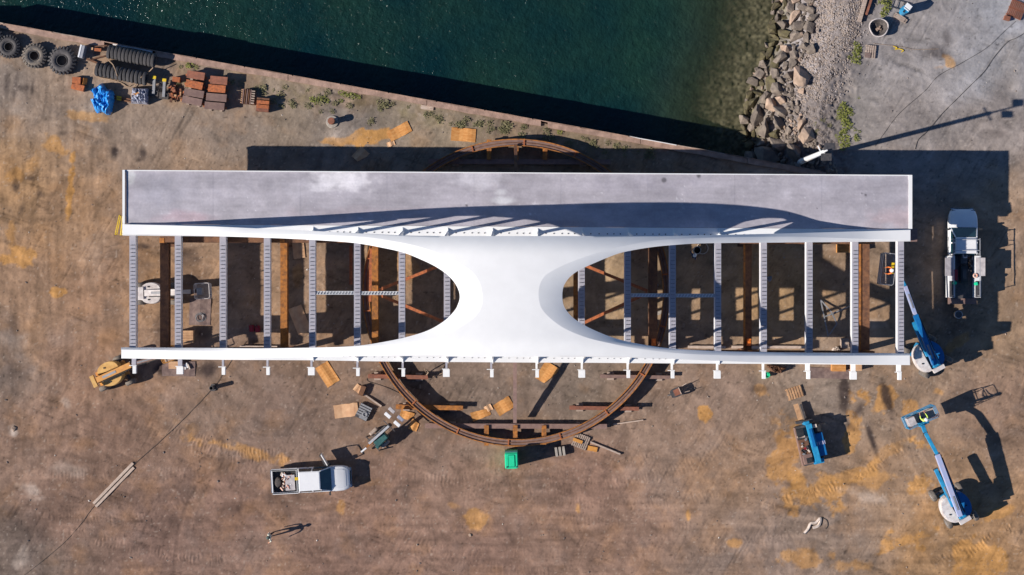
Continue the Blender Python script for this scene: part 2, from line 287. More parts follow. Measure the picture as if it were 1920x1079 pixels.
def ground_paint(px, py):
    wx = (fbm(px/60, py/60, 1)-.5); wy = (fbm(px/60, py/60, 2)-.5)
    qx = px+wx*70; qy = py+wy*70
    num = np.zeros(px.shape+(3,), np.float32); den = np.zeros(px.shape, np.float32)
    for x, y, c in ctrl:
        k = 1/(((qx-x)**2+(qy-y)**2)+900)**1.6; num += k[..., None]*lin(c); den += k
    col = num/den[..., None]; hgt = np.zeros(px.shape, np.float32)
    big = fbm(px/110, py/80, 5, 5); mid = fbm(px/26, py/22, 6, 5); fine = fbm(px/7, py/7, 7, 4); streak = fbm(px/70, py/7, 8, 4); vst = fbm(px/8, py/60, 11, 4)
    a1 = px*.94+py*.34; b1 = -px*.34+py*.94; a2 = px*.5-py*.87; b2 = px*.87+py*.5
    scr = -np.clip(fbm(a1/60, b1/3.2, 91, 3)-.58, 0, 1)*1.1*np.clip(fbm(px/70, py/70, 93, 3)*4-1.8, 0, 1)-np.clip(fbm(a2/60, b2/3.2, 92, 3)-.58, 0, 1)*1.0*np.clip(fbm(px/70, py/70, 94, 3)*4-1.8, 0, 1)
    low = sm(850, 950, py); lft = 1-sm(200, 330, px)
    g = 1+(big-.5)*.42+(mid-.5)*.55+(fine-.5)*.26+(streak-.5)*.62*(.30+.70*low)+(vst-.5)*.6*lft*(1-low)+scr
    col *= g[..., None]
    warm = np.clip((fbm(px/45, py/40, 21, 5)-.52)*3.5, 0, 1)*(1-sm(1300, 1600, px)*(1-sm(250, 330, py)))*.22
    og = lin((186, 138, 84)); col = col*(1-warm[..., None])+og*.92*g[..., None]*warm[..., None]
    greyp = np.clip((fbm(px/50, py/42, 22, 5)-.56)*4, 0, 1)*.22
    col = col*(1-greyp[..., None])+lin((136, 128, 124))*g[..., None]*greyp[..., None]
    warp = (fbm(px/24, py/24, 9, 5)-.5)*2.0
    fr = .7+.6*fbm(px/12, py/12, 33, 4)
    for b in orange:
        m = sm(.22, .62, blob(px, py, b, warp)*fr*1.25)*min(1, b[5]+.12)
        m = np.clip(m, 0, 1)[..., None]; col = col*(1-m)+lin((186, 142, 88))*(g[..., None]**.9)*m
    for b in dark:
        m = np.clip(blob(px, py, b, warp*.5)*fr*1.3, 0, .9)[..., None]; col = col*(1-m)+lin((62, 54, 54))*g[..., None]*m
    for b in pale:
        m = np.clip(blob(px, py, b, warp)*fr, 0, 1)[..., None]; col = col*(1-m)+lin((190, 178, 168))*g[..., None]*m
    # green-brown weeds growing behind the quay
    dq = py-quay_y(px); wd = np.clip(1-np.abs(dq-26)/30, 0, 1)*np.clip(fbm(px/16, py/16, 41, 4)*3-1.2, 0, 1)*sm(280, 420, px)*(1-sm(1150, 1300, px))
    col = col*(1-.5*wd[..., None])+lin((112, 104, 70))*g[..., None]*.5*wd[..., None]
    for pts, wdt, s in treads:
        d, al, side = pathdist(px, py, smoothpath(pts, 4)); n = fbm(px/14, py/14, 51, 3)
        env = (1-sm(wdt*.6, wdt*1.15, d+(fbm(px/9, py/9, 56, 3)-.5)*wdt*.7))*s*sm(.38, .6, n)*(1 if s > .55 else .7)
        rib = np.sin(2*math.pi*(al+side*.12)/6.4+n*9+fbm(px/30, py/30, 55, 2)*8); hgt += env*rib*.035-env*.01
        col *= (1+env*.30*rib)[..., None]
    for pts, wdt, s in arcs:
        d, al, side = pathdist(px, py, smoothpath(pts, 4)); env = (1-sm(wdt*.4, wdt*1.2, d))*s*(.4+.9*fbm(px/9, py/9, 52, 3))
        col *= (1-.38*env)[..., None]; hgt -= env*.03
    # bank stones turn the surface pale and broken
    wx2 = fbm(px/130, py/130, 61, 3)*260; wy2 = fbm(px/130, py/130, 62, 3)*260
    sw = fbm((px+wx2)/46, (py+wy2)/15, 63, 5); sw2 = fbm((px-wy2)/16, (py+wx2)/44, 64, 5)
    ps = np.clip((sw-.56)*5, 0, 1)*.19+np.clip((sw2-.58)*5, 0, 1)*.15; dk = np.clip((.42-sw)*5, 0, 1)*.22+np.clip((.42-sw2)*5, 0, 1)*.16
    col = col*(1+ps-dk)[..., None]; hgt += (ps-dk)*.05
    spots = np.clip((vn(px/3.2, py/3.2, 77)-.86)*9, 0, 1)*.35; col = col*(1-spots[..., None])+lin((196, 184, 172))*spots[..., None]
    dsp = np.clip((vn(px/3.6, py/3.6, 97)-.87)*9, 0, 1)*.5; col *= (1-dsp)[..., None]
    hgt += (mid-.5)*.09+(fine-.5)*.03+(big-.5)*.05+scr*.12
    lb = (1-sm(1350, 1750, px)*(1-sm(300, 420, py)))*(sm(200, 330, py)*.5+.5)
    col = col*(1+lb[..., None]*(np.array([.98, .925, .88])-1))
    return np.clip(col, .005, 1), hgt

def axis(lo, hi, step, far):
    d = list(np.arange(lo, hi+1e-6, step)); out = []
    k = 2.0
    left = []; x = lo
    while x > -far: x -= k; left.append(x); k *= 1.7
    right = []; x = hi; k = 2.0
    while x < far: x += k; right.append(x); k *= 1.7
    return np.array(left[::-1]+d+right, dtype=np.float64)
xs = axis(-40.5, 40.5, .088, 3000); ys = axis(-23.5, 23.5, .088, 3000)
nx, ny = len(xs), len(ys)
X, Y = np.meshgrid(xs, ys)                              # [ny, nx]
pxs = 960+xs*PX
yq = (539.5-quay_y(pxs))/PX                             # quay line in world y, per column
XEND = 1560
for i in range(nx):                                     # snap one grid row of each column on the quay line
    if pxs[i] < XEND+4 and pxs[i] > 960-40.6*PX:
        j = int(np.searchsorted(ys, yq[i])); j = j if abs(ys[j]-yq[i]) < abs(ys[j-1]-yq[i]) else j-1
        Y[j, i] = yq[i]; Y[j+1, i] = yq[i]+.03
GX = 960+X*PX; GY = 539.5-Y*PX
col, hgt = ground_paint(GX, GY)
beyond = (Y > (539.5-quay_y(GX))/PX+.01) & (GX < XEND+4)
sh = shore_x(np.clip(GY, -400, 400))
t = (GX-sh)
bank = np.where(t > 0, -3.05+3.05*sm(-40, 128, t)*1.0, -3.05-2.6*sm(0, 260, -t))
bank = np.where(t > 0, -3.05+3.05*np.clip(t/118, 0, 1)**.8, bank)
north = (Y > (539.5-quay_y(GX))/PX+.01)
Z = np.where(north, bank, 0.0)

rough = np.where(north, 1-sm(1560, 1625, GX), 0.0)
stone = (vn(GX/5.5, GY/5.5, 61)-.5)
Z = Z+np.where((np.abs(X) < 41) & (np.abs(Y) < 24), hgt, 0)+rough*stone*.22
bed = beyond & (t < 60)
bedc = lin((104, 98, 78))*(0.3+1.5*vn(GX/4, GY/4, 71)*fbm(GX/12, GY/12, 73, 4)*1.6)[..., None]
mb = (np.where(north, 1-sm(-10, 45, t), 0))[..., None]; col = col*(1-mb)+bedc*mb
gb = (np.where(north, sm(20, 70, t)*(1-sm(130, 190, t)), 0)*.8)[..., None]; col = col*(1-gb)+lin((112, 104, 102))*(.5+1.0*vn(GX/3, GY/3, 65))[..., None]*gb
me = bpy.data.meshes.new('ground')
co_ = np.stack([X, Y, Z], -1).reshape(-1, 3).astype(np.float32)
ii = np.arange(nx*ny).reshape(ny, nx)
quads = np.stack([ii[:-1, :-1], ii[:-1, 1:], ii[1:, 1:], ii[1:, :-1]], -1).reshape(-1, 4)
me.vertices.add(len(co_)); me.vertices.foreach_set('co', co_.ravel())
me.loops.add(quads.size); me.loops.foreach_set('vertex_index', quads.ravel().astype(np.int32))
me.polygons.add(len(quads)); me.polygons.foreach_set('loop_start', np.arange(0, quads.size, 4, dtype=np.int32))
me.polygons.foreach_set('loop_total', np.full(len(quads), 4, np.int32))
me.update(calc_edges=True)
at = me.color_attributes.new('col', 'FLOAT_COLOR', 'POINT')
at.data.foreach_set('color', np.concatenate([col.reshape(-1, 3), np.ones((nx*ny, 1))], 1).astype(np.float32).ravel())
g = mat('ground', (1.0, 1.0, 1.0), (.88, .88, .88), 7, .95, bump=.02, bscale=5, attr='col', spec=.15, lo=.3, hi=.7)
me.materials.append(g)
go = bpy.data.objects.new('ground', me); C.objects.link(go); tag(go, kind='structure')

# water sheet, turbid: clearer over the shallow bed near the stones
wxs = axis(-42, 21, .5, 3000); wys = axis(8, 24, .5, 3000); wys = wys[wys > 5]
WX, WY = np.meshgrid(wxs, wys); me = bpy.data.meshes.new('water')
ii = np.arange(WX.size).reshape(WX.shape); quads = np.stack([ii[:-1, :-1], ii[:-1, 1:], ii[1:, 1:], ii[1:, :-1]], -1).reshape(-1, 4)
keep = []
for q in quads:
    cx = WX.ravel()[q].mean(); cy = WY.ravel()[q].mean(); yl = WY.ravel()[q].max()
    if WX.ravel()[q].max() < 30 and (yl > (539.5-quay_y(960+cx*PX))/PX-.3): keep.append(list(map(int, q)))
me.from_pydata([(float(a), float(b), -3.0) for a, b in zip(WX.ravel(), WY.ravel())], [], keep); me.update()
WPX = 960+WX*PX; WPY = 539.5-WY*PX; sh = sm(-250, -5, WPX-shore_x(np.clip(WPY, -400, 400)))
at = me.color_attributes.new('shallow', 'FLOAT_COLOR', 'POINT')
at.data.foreach_set('color', np.stack([sh, sh, sh, np.ones_like(sh)], -1).astype(np.float32).ravel())
m = bpy.data.materials.new('water'); m.use_nodes = True; n = m.node_tree; p = n.nodes['Principled BSDF']
def N(k, **kw):
    x = n.nodes.new(k)
    for a, b in kw.items(): setattr(x, a, b)
    return x
tc = N('ShaderNodeTexCoord'); at = N('ShaderNodeAttribute', attribute_name='shallow')
n1 = N('ShaderNodeTexNoise'); n1.inputs['Scale'].default_value = .12; n1.inputs['Detail'].default_value = 5
n2 = N('ShaderNodeTexNoise'); n2.inputs['Scale'].default_value = 1.3; n2.inputs['Detail'].default_value = 6
n.links.new(tc.outputs['Object'], n1.inputs[0]); n.links.new(tc.outputs['Object'], n2.inputs[0])
r1 = N('ShaderNodeValToRGB'); r1.color_ramp.elements[0].color = (*L(7, 37, 42), 1); r1.color_ramp.elements[1].color = (*L(27, 53, 43), 1); r1.color_ramp.elements[0].position = .35; r1.color_ramp.elements[1].position = .7
n.links.new(n1.outputs['Fac'], r1.inputs[0])
mx = N('ShaderNodeMix', data_type='RGBA'); mx.inputs[7].default_value = (*L(60, 66, 44), 1)
n.links.new(at.outputs['Fac'], mx.inputs[0]); n.links.new(r1.outputs[0], mx.inputs[6])
r2 = N('ShaderNodeMapRange'); r2.inputs[1].default_value = .3; r2.inputs[2].default_value = .7; r2.inputs[3].default_value = .85; r2.inputs[4].default_value = 1.18
n.links.new(n2.outputs['Fac'], r2.inputs[0])
m2 = N('ShaderNodeMix', data_type='RGBA', blend_type='MULTIPLY'); m2.inputs[0].default_value = 1
n.links.new(mx.outputs[2], m2.inputs[6]); n.links.new(r2.outputs[0], m2.inputs[7]); n.links.new(m2.outputs[2], p.inputs['Base Color'])
al = N('ShaderNodeMapRange'); al.inputs[1].default_value = .25; al.inputs[2].default_value = 1; al.inputs[3].default_value = 1; al.inputs[4].default_value = .25
n.links.new(at.outputs['Fac'], al.inputs[0]); n.links.new(al.outputs[0], p.inputs['Alpha'])
p.inputs['Roughness'].default_value = .12; p.inputs['IOR'].default_value = 1.33
w1 = N('ShaderNodeTexNoise'); w1.inputs['Scale'].default_value = 2.2; w1.inputs['Detail'].default_value = 4; w1.inputs['Roughness'].default_value = .65
n.links.new(tc.outputs['Object'], w1.inputs[0]); bp = N('ShaderNodeBump'); bp.inputs['Distance'].default_value = .14; bp.inputs['Strength'].default_value = 1
n.links.new(w1.outputs['Fac'], bp.inputs['Height']); n.links.new(bp.outputs[0], p.inputs['Normal'])
me.materials.append(m); wo = bpy.data.objects.new('water', me); C.objects.link(wo); tag(wo, kind='structure')

# ------------------------------------------------------------------ quay wall
qt = thing('quay_wall', 'sheet pile quay wall with pinkish brown capping along the dark water', 'quay wall', W(700, quay_y(700)))
qo = qt.location.copy()
def qp(px, off=0, z=0): v = W(px, quay_y(px)+off, 0); return Vector((v.x, v.y, z))-qo
def capseg(a, b, y0, y1, z0, z1, mt='quay_cap', nm='cap_beam', lab=None):
    k = max(2, int((b-a)/18)); bb = B(); rings = []
    for i in range(k+1):
        x = a+(b-a)*i/k; j = (random.random()-.5)*1.6; l = (random.random()-.5)*.04
        rings.append([qp(x, y0+j*.3, z0), qp(x, y1+j, z0), qp(x, y1+j, z1+l), qp(x, y0+j*.3, z1+l)])
    bb.loft(rings); o = bb.build(nm, mt, qt)
    if lab: tag(o, lab)
    return o
for a, b in ((-80, 196), (292, 540), (541, 800), (801, 1014), (1027, 1200), (1201, 1400), (1401, 1548)):
    capseg(a, b, -3, 7, -.25, .16)
capseg(212, 286, -3, 0, -.1, .1, 'fascia_paint', 'rail', 'bright white rail where the capping is missing')
for a in range(-80, 1540, 90): capseg(a, min(a+88, 1545), -4.2, -3.2, -.3, .2, random.choice(['fascia_paint', 'quay_cap', 'timber_grey']) if a > 1100 or a < 200 else 'quay_cap', 'edge_angle')
bb = B(); k = -90; ring0 = []; i = 0
while k < 1546:
    ring0.append((k, -1 if i % 4 < 2 else -6)); i += 1; k += 7
for (a, oa), (b, ob) in zip(ring0[:-1], ring0[1:]):
    bb.add([qp(a, oa, -6), qp(b, ob, -6), qp(b, ob, -.26), qp(a, oa, -.26)], [(0, 1, 2, 3)])
tag(bb.build('sheet_piling', 'quay_pile', qt), kind='stuff')

# ------------------------------------------------------------------ bridge section
ZD = 5.2
_hx = [0, 3, 6, 9, 12, 15, 17.5, 20, 22, 24, 26, 30]; _hh = [6.85, 6.76, 6.46, 5.95, 5.2, 4.15, 3.2, 2.3, 1.6, 1.0, .5, .22]
def arch_h(x):
    x = abs(x); n = len(_hx)
    for i in range(n-1):
        if x <= _hx[i+1]:
            g = lambda q: _hh[max(0, min(n-1, q))] if q >= 0 else _hh[1]
            a = _hx[i]; b = _hx[i+1]; t = (x-a)/(b-a)
            m0 = (_hh[i+1]-g(i-1))/((b-(_hx[i-1] if i else -_hx[1]))); m1 = (g(i+2)-_hh[i])/((_hx[min(i+2, n-1)]-a))
            d = b-a; return (2*t**3-3*t*t+1)*_hh[i]+(t**3-2*t*t+t)*m0*d+(-2*t**3+3*t*t)*_hh[i+1]+(t**3-t*t)*m1*d
    return .22
def soff(x): x = abs(x); return (arch_h(x)-.8)*(1-float(sm(15.5, 19.5, x)))-.2*float(sm(15.5, 19.5, x))
TT = 5.25
def Wz(px, py, fz):
    z = 8.
    for _ in range(12): v = W(px, py, z); z = .4*z+.6*fz(v)
    return W(px, py, z)
def cam_(x): return .55*min(1, arch_h(x)/3)
def ztop(v): return TT+arch_h(v.x)
def zout(v): return TT+arch_h(v.x)-cam_(v.x)
def zrim(v): h = arch_h(v.x); return TT+h-min(.34, h*.6)
def interp(pts, k, smooth=True):
    if smooth: return smoothpath(pts, k)
    out = []
    for a, b in zip(pts[:-1], pts[1:]):
        for j in range(k): t = j/k; out.append((a[0]+(b[0]-a[0])*t, a[1]+(b[1]-a[1])*t))
    return out+[pts[-1]]
LE = [(230, 442), (400, 443.5), (520, 447), (600, 451), (665, 456), (717, 465), (756, 474), (787, 486), (816, 500), (838, 515), (852, 530), (860, 545), (862, 558), (859, 570), (852, 583), (833, 602), (802, 620), (760, 633), (711, 643), (672, 648.5), (620, 651.5), (500, 653.5), (400, 653), (227, 652)]
LR = [(230, 440.5), (400, 438.5), (520, 439.5), (600, 441), (678, 444), (735, 452), (782, 462), (824, 476), (850, 488), (871, 500), (888, 513), (899, 530), (904, 548), (905, 560), (903, 575), (891, 594), (867, 612), (835, 628), (790, 641), (740, 649), (690, 656), (620, 660), (500, 661), (227, 656)]
LO = [(230, 421), (400, 425), (520, 430.5), (600, 434), (678, 438), (735, 441), (782, 442.5), (830, 443), (870, 443), (910, 443), (957, 443), (957, 490), (957, 545), (957, 600), (957, 640), (957, 669), (910, 669), (860, 669), (810, 668.5), (750, 668), (690, 668.5), (600, 669.5), (500, 671), (230, 672.5)]
RE = [(1707, 453), (1600, 454), (1495, 454.8), (1390, 455.6), (1312, 456.7), (1260, 460), (1221, 464), (1182, 470.5), (1156, 477), (1117, 492.6), (1086, 507), (1070, 518.6), (1060, 531), (1055, 545), (1055, 565), (1061, 581), (1078, 599), (1109, 617), (1156, 635.5), (1208, 647), (1260, 654), (1338, 658.5), (1417, 660.5), (1495, 662), (1706, 663.5)]
RR = [(1707, 451), (1600, 447.5), (1495, 444), (1390, 444.5), (1312, 446.5), (1240, 450), (1198, 456), (1146, 467), (1104, 479.6), (1065, 494), (1036, 508), (1021, 518.6), (1013, 532), (1010, 547), (1011, 565), (1017, 581), (1034, 599), (1060, 617), (1099, 633), (1143, 644), (1195, 654), (1260, 662), (1330, 666), (1430, 668), (1706, 667)]
RO = [(1707, 431.5), (1600, 434.5), (1495, 437.5), (1390, 440), (1312, 441.5), (1234, 443), (1190, 443), (1140, 443), (1090, 443), (1030, 443), (957, 443), (957, 490), (957, 520), (957, 548), (957, 580), (957, 610), (957, 640), (957, 669), (1030, 669.3), (1100, 669.5), (1180, 671), (1247, 673), (1330, 676.5), (1430, 680), (1706, 685)]
br = thing('bridge_section', 'huge white steel bridge section with twin oval openings and a grey deck', 'bridge')
sh_ = B(); K = 6; creases = set()
_en = []; _es = []
for O_ in (LO, RO[::-1]):
    for p in O_: v = Wz(*p, zout); (_en if p[1] < 450 else _es if p[1] > 660 else []).append((v.x, v.y))
_en = sorted(_en); _es = sorted(_es)
def zplate(q):
    dy = min(abs(q.y-np.interp(q.x, [e[0] for e in _en], [e[1] for e in _en])), abs(q.y-np.interp(q.x, [e[0] for e in _es], [e[1] for e in _es])))
    wd = 1.5 if arch_h(q.x) > 4.8 else .9
    return float(TT+arch_h(q.x)-cam_(q.x)*max(0, 1-dy/1.3)**2)
for E_, R_, O_ in ((LE, LR, LO), (RE, RR, RO)):
    c0 = next(i for i, p in enumerate(O_) if p == (957, 443))*K; c1 = next(i for i, p in enumerate(O_) if p == (957, 669))*K
    e = interp(E_, K); r = interp(R_, K); o = interp(O_, K, False); n_ = len(e); cols = []; bot = []
    for i in range(n_):
        pe = Wz(*e[i], zrim); pr = Wz(*r[i], ztop); pr.z = zplate(pr); pe.z = min(pe.z, pr.z-.1*min(1, arch_h(pe.x))); row = [pe, pe.lerp(pr, .5)+Vector((0, 0, .06*min(1, arch_h(pe.x)))), pr]
        po_ = Wz(*o[i], zout if (i <= c0 or i >= c1) else ztop)
        for s in range(1, 9):
            q = pr.lerp(po_, s/8); q.z = zplate(q); row.append(q)
        cols.append(row); b_ = []
        for k, q in enumerate(row):
            t = k/(len(row)-1); zo = TT+max(soff(q.x), -.15); ze = max(TT-.15, pe.z-.9)
            if i > c0 and i < c1: zo = TT+soff(0)
            inner = i > c0 and i < c1; dep = .2 if inner else .2+max(0, q.z-zo-.2)*float(sm(.72, 1, t)); z = max(q.z-dep, TT-.15) if q.z > TT+.1 else q.z-.12; z = min(z, q.z-.06); b_.append(Vector((q.x, q.y, z)))
        bot.append(b_)
    m_ = len(cols[0]); base = len(sh_.v)
    sh_.v += [tuple(q) for c in cols for q in c]; nb = len(sh_.v); sh_.v += [tuple(q) for c in bot for q in c]
    def A(i, k): return base+i*m_+k
    creases.update((A(i, 2), A(i+1, 2)) for i in range(n_-1)); creases.update((A(i, 0), A(i+1, 0)) for i in range(n_-1))
    def D(i, k): return nb+i*m_+k
    for i in range(n_-1):
        for k in range(m_-1):
            sh_.f.append([A(i, k), A(i, k+1), A(i+1, k+1), A(i+1, k)]); sh_.f.append([D(i, k), D(i+1, k), D(i+1, k+1), D(i, k+1)])
        sh_.f.append([A(i, 0), A(i+1, 0), D(i+1, 0), D(i, 0)])
        if i < c0 or i >= c1: sh_.f.append([A(i, m_-1), D(i, m_-1), D(i+1, m_-1), A(i+1, m_-1)])
    for i in (0, n_-1):
        for k in range(m_-1): sh_.f.append([A(i, k), A(i, k+1), D(i, k+1), D(i, k)])
sh_.m = [0]*len(sh_.f)
shell = sh_.build('arch_shell', 'white_paint', br)
me = shell.data; bm = bmesh.new(); bm.from_mesh(me)
for e_ in bm.edges:
    a_, b_ = e_.verts[0].index, e_.verts[1].index
    e_.smooth = not ((a_, b_) in creases or (b_, a_) in creases or e_.calc_face_angle(0) > .9)
for f_ in bm.faces: f_.smooth = True
bmesh.ops.remove_doubles(bm, verts=bm.verts, dist=.004); bmesh.ops.recalc_face_normals(bm, faces=bm.faces); bm.to_mesh(me); bm.free()

def dn(px): return 319+(px-236)*.0064                 # deck north edge
def ds(px): return 420.3+(px-236)*.0067               # deck south edge
def so_(px): return float(np.interp(px, [228, 400, 600, 700, 960, 1100, 1300, 1500, 1706], [672.4, 675, 676, 678, 680, 680.6, 682, 683, 685]))
def si(px): return 652+(px-228)*.0078
# longitudinal tie girders
def girder(fa, fb, x0, x1, z0, z1, name, mt, k=24):
    bb = B(); rings = []
    for i in range(k+1):
        x = x0+(x1-x0)*i/k; a = W(x, fa(x), z1); b = W(x, fb(x), z1)
        rings.append([(a.x, a.y, z0), (b.x, b.y, z0), (b.x, b.y, z1), (a.x, a.y, z1)])
    bb.loft(rings); return bb.build(name, mt, br)
tag(girder(lambda x: ds(x)+.2, lambda x: ds(x)+21.5, 229.5, 1707.5, 4.25, TT-.02, 'edge_girder', 'white_paint'), 'edge girder between the deck and the arch')
tag(girder(si, so_, 227.5, 1706.5, 4.25, TT-.02, 'edge_girder', 'white_paint'), 'edge girder on the side away from the deck')
tag(girder(lambda x: dn(x)-.2, lambda x: dn(x)+5, 232, 1710, 4.99, ZD-.14, 'fascia_girder', 'fascia_paint'), 'thin white girder under the outer deck edge')
# deck panels with stains, and pale glare patches painted into the colour
def deck_paint(px, py):
    b = .92+(fbm(px/90, py/26, 101, 5)-.5)*.5+(fbm(px/26, py/20, 105, 4)-.5)*.28+(fbm(px/10, py/8, 102, 4)-.5)*.16+(fbm(px/60, py/3.5, 103, 3)-.5)*.16
    base = np.ones(px.shape+(3,), np.float32)*lin((176, 171, 178))
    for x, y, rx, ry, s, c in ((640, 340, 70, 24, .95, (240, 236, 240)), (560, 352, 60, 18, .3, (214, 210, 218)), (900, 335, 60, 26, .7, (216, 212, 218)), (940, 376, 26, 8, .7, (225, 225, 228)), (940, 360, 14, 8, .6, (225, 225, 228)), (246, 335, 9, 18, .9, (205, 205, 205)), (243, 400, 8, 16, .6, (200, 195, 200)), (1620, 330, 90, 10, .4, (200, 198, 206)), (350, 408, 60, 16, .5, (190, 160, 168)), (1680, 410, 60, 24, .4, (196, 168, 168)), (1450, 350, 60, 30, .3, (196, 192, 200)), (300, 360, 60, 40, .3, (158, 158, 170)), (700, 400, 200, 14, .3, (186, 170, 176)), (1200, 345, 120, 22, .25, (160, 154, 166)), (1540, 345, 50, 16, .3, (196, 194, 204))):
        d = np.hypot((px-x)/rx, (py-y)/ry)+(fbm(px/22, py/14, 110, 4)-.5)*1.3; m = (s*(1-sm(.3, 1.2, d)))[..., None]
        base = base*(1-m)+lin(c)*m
    sp = np.clip((vn(px/5, py/3, 120)-.88)*8, 0, 1)*np.clip(fbm(px/50, py/30, 121, 3)*3-1.3, 0, 1)*.8
    base = base*(1-sp[..., None])+lin((228, 226, 230))*sp[..., None]
    ds_ = np.zeros(px.shape)
    for x, y, r_ in ((1616, 363, 2.2), (1623, 366, 2.6), (1532, 391, 2), (1245, 338, 6), (1310, 330, 5), (1480, 401, 2), (875, 386, 3)): ds_ = np.maximum(ds_, 1-sm(.5, 1.1, np.hypot(px-x, py-y)/r_))
    return base*b[..., None]*(1-.6*ds_)[..., None]
NP = 18; xe = [236.5+(1703.5-236.5)*i/NP for i in range(NP+1)]
for i in range(NP):
    a, b = xe[i]-.02, xe[i+1]+.02; kx, ky = 40, 46
    gx, gy = np.meshgrid(np.linspace(a, b, kx), np.linspace(0, 1, ky)); py_ = dn(gx)+1.8+(ds(gx)-.3-dn(gx)-1.8)*gy
    jz = (i % 2)*.006; zz = ZD+jz+(vn(gx/14, py_/14, 130)-.5)*.016
    vx = (gx-960)/F*(H-ZD); vy = (539.5-py_)/F*(H-ZD)
    vs = np.stack([vx, vy, zz], -1).reshape(-1, 3); ii = np.arange(kx*ky).reshape(ky, kx)
    fs = np.stack([ii[:-1, :-1], ii[1:, :-1], ii[1:, 1:], ii[:-1, 1:]], -1).reshape(-1, 4).tolist()
    edge = list(ii[0, :])+list(ii[1:, -1])+list(ii[-1, -2::-1])+list(ii[-2:0:-1, 0]); nb = len(vs)
    lowv = vs[edge].copy(); lowv[:, 2] = ZD-.14; vs = np.concatenate([vs, lowv]); ne = len(edge)
    fs += [[int(edge[q]), int(edge[(q+1) % ne]), nb+(q+1) % ne, nb+q] for q in range(ne)]; fs.append([nb+q for q in range(ne)][::-1])
    me = bpy.data.meshes.new('deck_panel'); me.from_pydata(vs.tolist(), [], fs); me.update()
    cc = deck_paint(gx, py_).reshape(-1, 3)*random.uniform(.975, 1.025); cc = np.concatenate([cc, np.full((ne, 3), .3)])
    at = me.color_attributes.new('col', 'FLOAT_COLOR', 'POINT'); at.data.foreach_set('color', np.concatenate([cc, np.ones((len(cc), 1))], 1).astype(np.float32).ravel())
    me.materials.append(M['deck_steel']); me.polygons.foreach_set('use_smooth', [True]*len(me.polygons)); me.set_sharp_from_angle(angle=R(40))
    link(me, 'deck_panel', br)
girder(lambda x: dn(x), lambda x: dn(x)+1.7, 231, 1710.5, ZD-.15, ZD+.05, 'deck_kerb', 'white_paint')
def endplate(x0, x1, z1):
    bb = B(); a, b, c, d = W(x0, dn(x0), z1), W(x1, dn(x1), z1), W(x1, ds(x1)-.3, z1), W(x0, ds(x0)-.3, z1)
    bb.prism([(p.x, p.y) for p in (a, b, c, d)], 5.04, z1); return bb.build('end_plate', 'white_paint', br)
tag(endplate(229.5, 234, ZD+.14), 'left end plate of the deck'); tag(endplate(1704, 1710.5, ZD+.07), 'right end plate of the deck')
# floor beams, studs, outriggers
bx_ = [248.5, 333.5, 417.5, 500.5, 585.3, 669.5, 753.3, 838, 922, 1006.5, 1090.5, 1177, 1261.3, 1346.3, 1432, 1517.8, 1603.5, 1689]
def beam_mesh(w_, h_, ln):
    b = B(); b.box(0, 0, -.02, w_, ln, .04); b.cur = 1; b.box(0, 0, -.04-(h_-.08)/2, w_-.03, ln, h_-.08); b.cur = 0; b.box(0, 0, -h_+.02, w_, ln, .04); return b
yN = W(960, 322, 5)[1]; 
for i, bx in enumerate(bx_):
    z = 5.12; x = W(bx, 550, z).x; y0 = W(bx, si(bx)+4, z).y; y1 = W(bx, ds(bx)+18, z).y
    ob = beam_mesh(.45, .72, y1-y0).build('floor_beam', ['beam_paint', 'fascia_paint'], br, loc=(x, (y0+y1)/2, z))
    yn = W(bx, dn(bx)+6, z).y; yd = W(bx, ds(bx)+.5, z).y
    beam_mesh(.40, .22, yn-yd).build('deck_floor_beam', ['beam_paint', 'fascia_paint'], br, loc=(x, (yn+yd)/2, z-.16))
    s = B(); k = int((y1-y0-.9)/.272)
    for j in range(k):
        yy = y0+.45+j*.272-(y0+y1)/2; 
        for dx in (-.13, 0, .13): s.cyl((dx, yy, 0), (dx, yy, .09), .018, n=5)
        s.box(0, yy, .010, .25, .022, .012)  # dark bar across each row stands in for the stud shadows
    tag(s.build('studs_and_shadow_bars', 'dark_metal', ob), kind='stuff')
    # outrigger beyond the far edge girder
    wide = i % 3 == 1; ye0 = W(bx, so_(bx), 5.).y+.02; xe_ = W([251, 337.5, 418, 501.5, 584, 670, 755, 837, 921, 1006, 1091, 1177, 1260, 1345, 1431, 1514.5, 1600, 1685.5][i], 700, 4.9).x
    ye1 = W(bx, so_(bx)+14, 4.9).y; ye2 = W(bx, so_(bx)+28, 4.9).y; sw = .30 if (i < 2 or i > 14) else .14
    st = B(); st.box(xe_, (ye0+ye1)/2, 4.78, sw, ye0-ye1+.02, .3); og = st.build('outrigger', 'beam_paint' if i < 9 else 'white_paint', br)
    p_ = B(); wd = .48 if wide else .25; p_.box(xe_+(.05 if not wide else 0), (ye1+ye2)/2, 4.82, wd, ye1-ye2, .34); p_.build('end_box', 'white_paint', og, bev=.01)
    p_ = B(); p_.bar((xe_-.32, ye1+.03, 4.95), (xe_+.2, ye1+.03, 4.95), .05, .05); p_.build('cross_pin', 'white_paint', og)
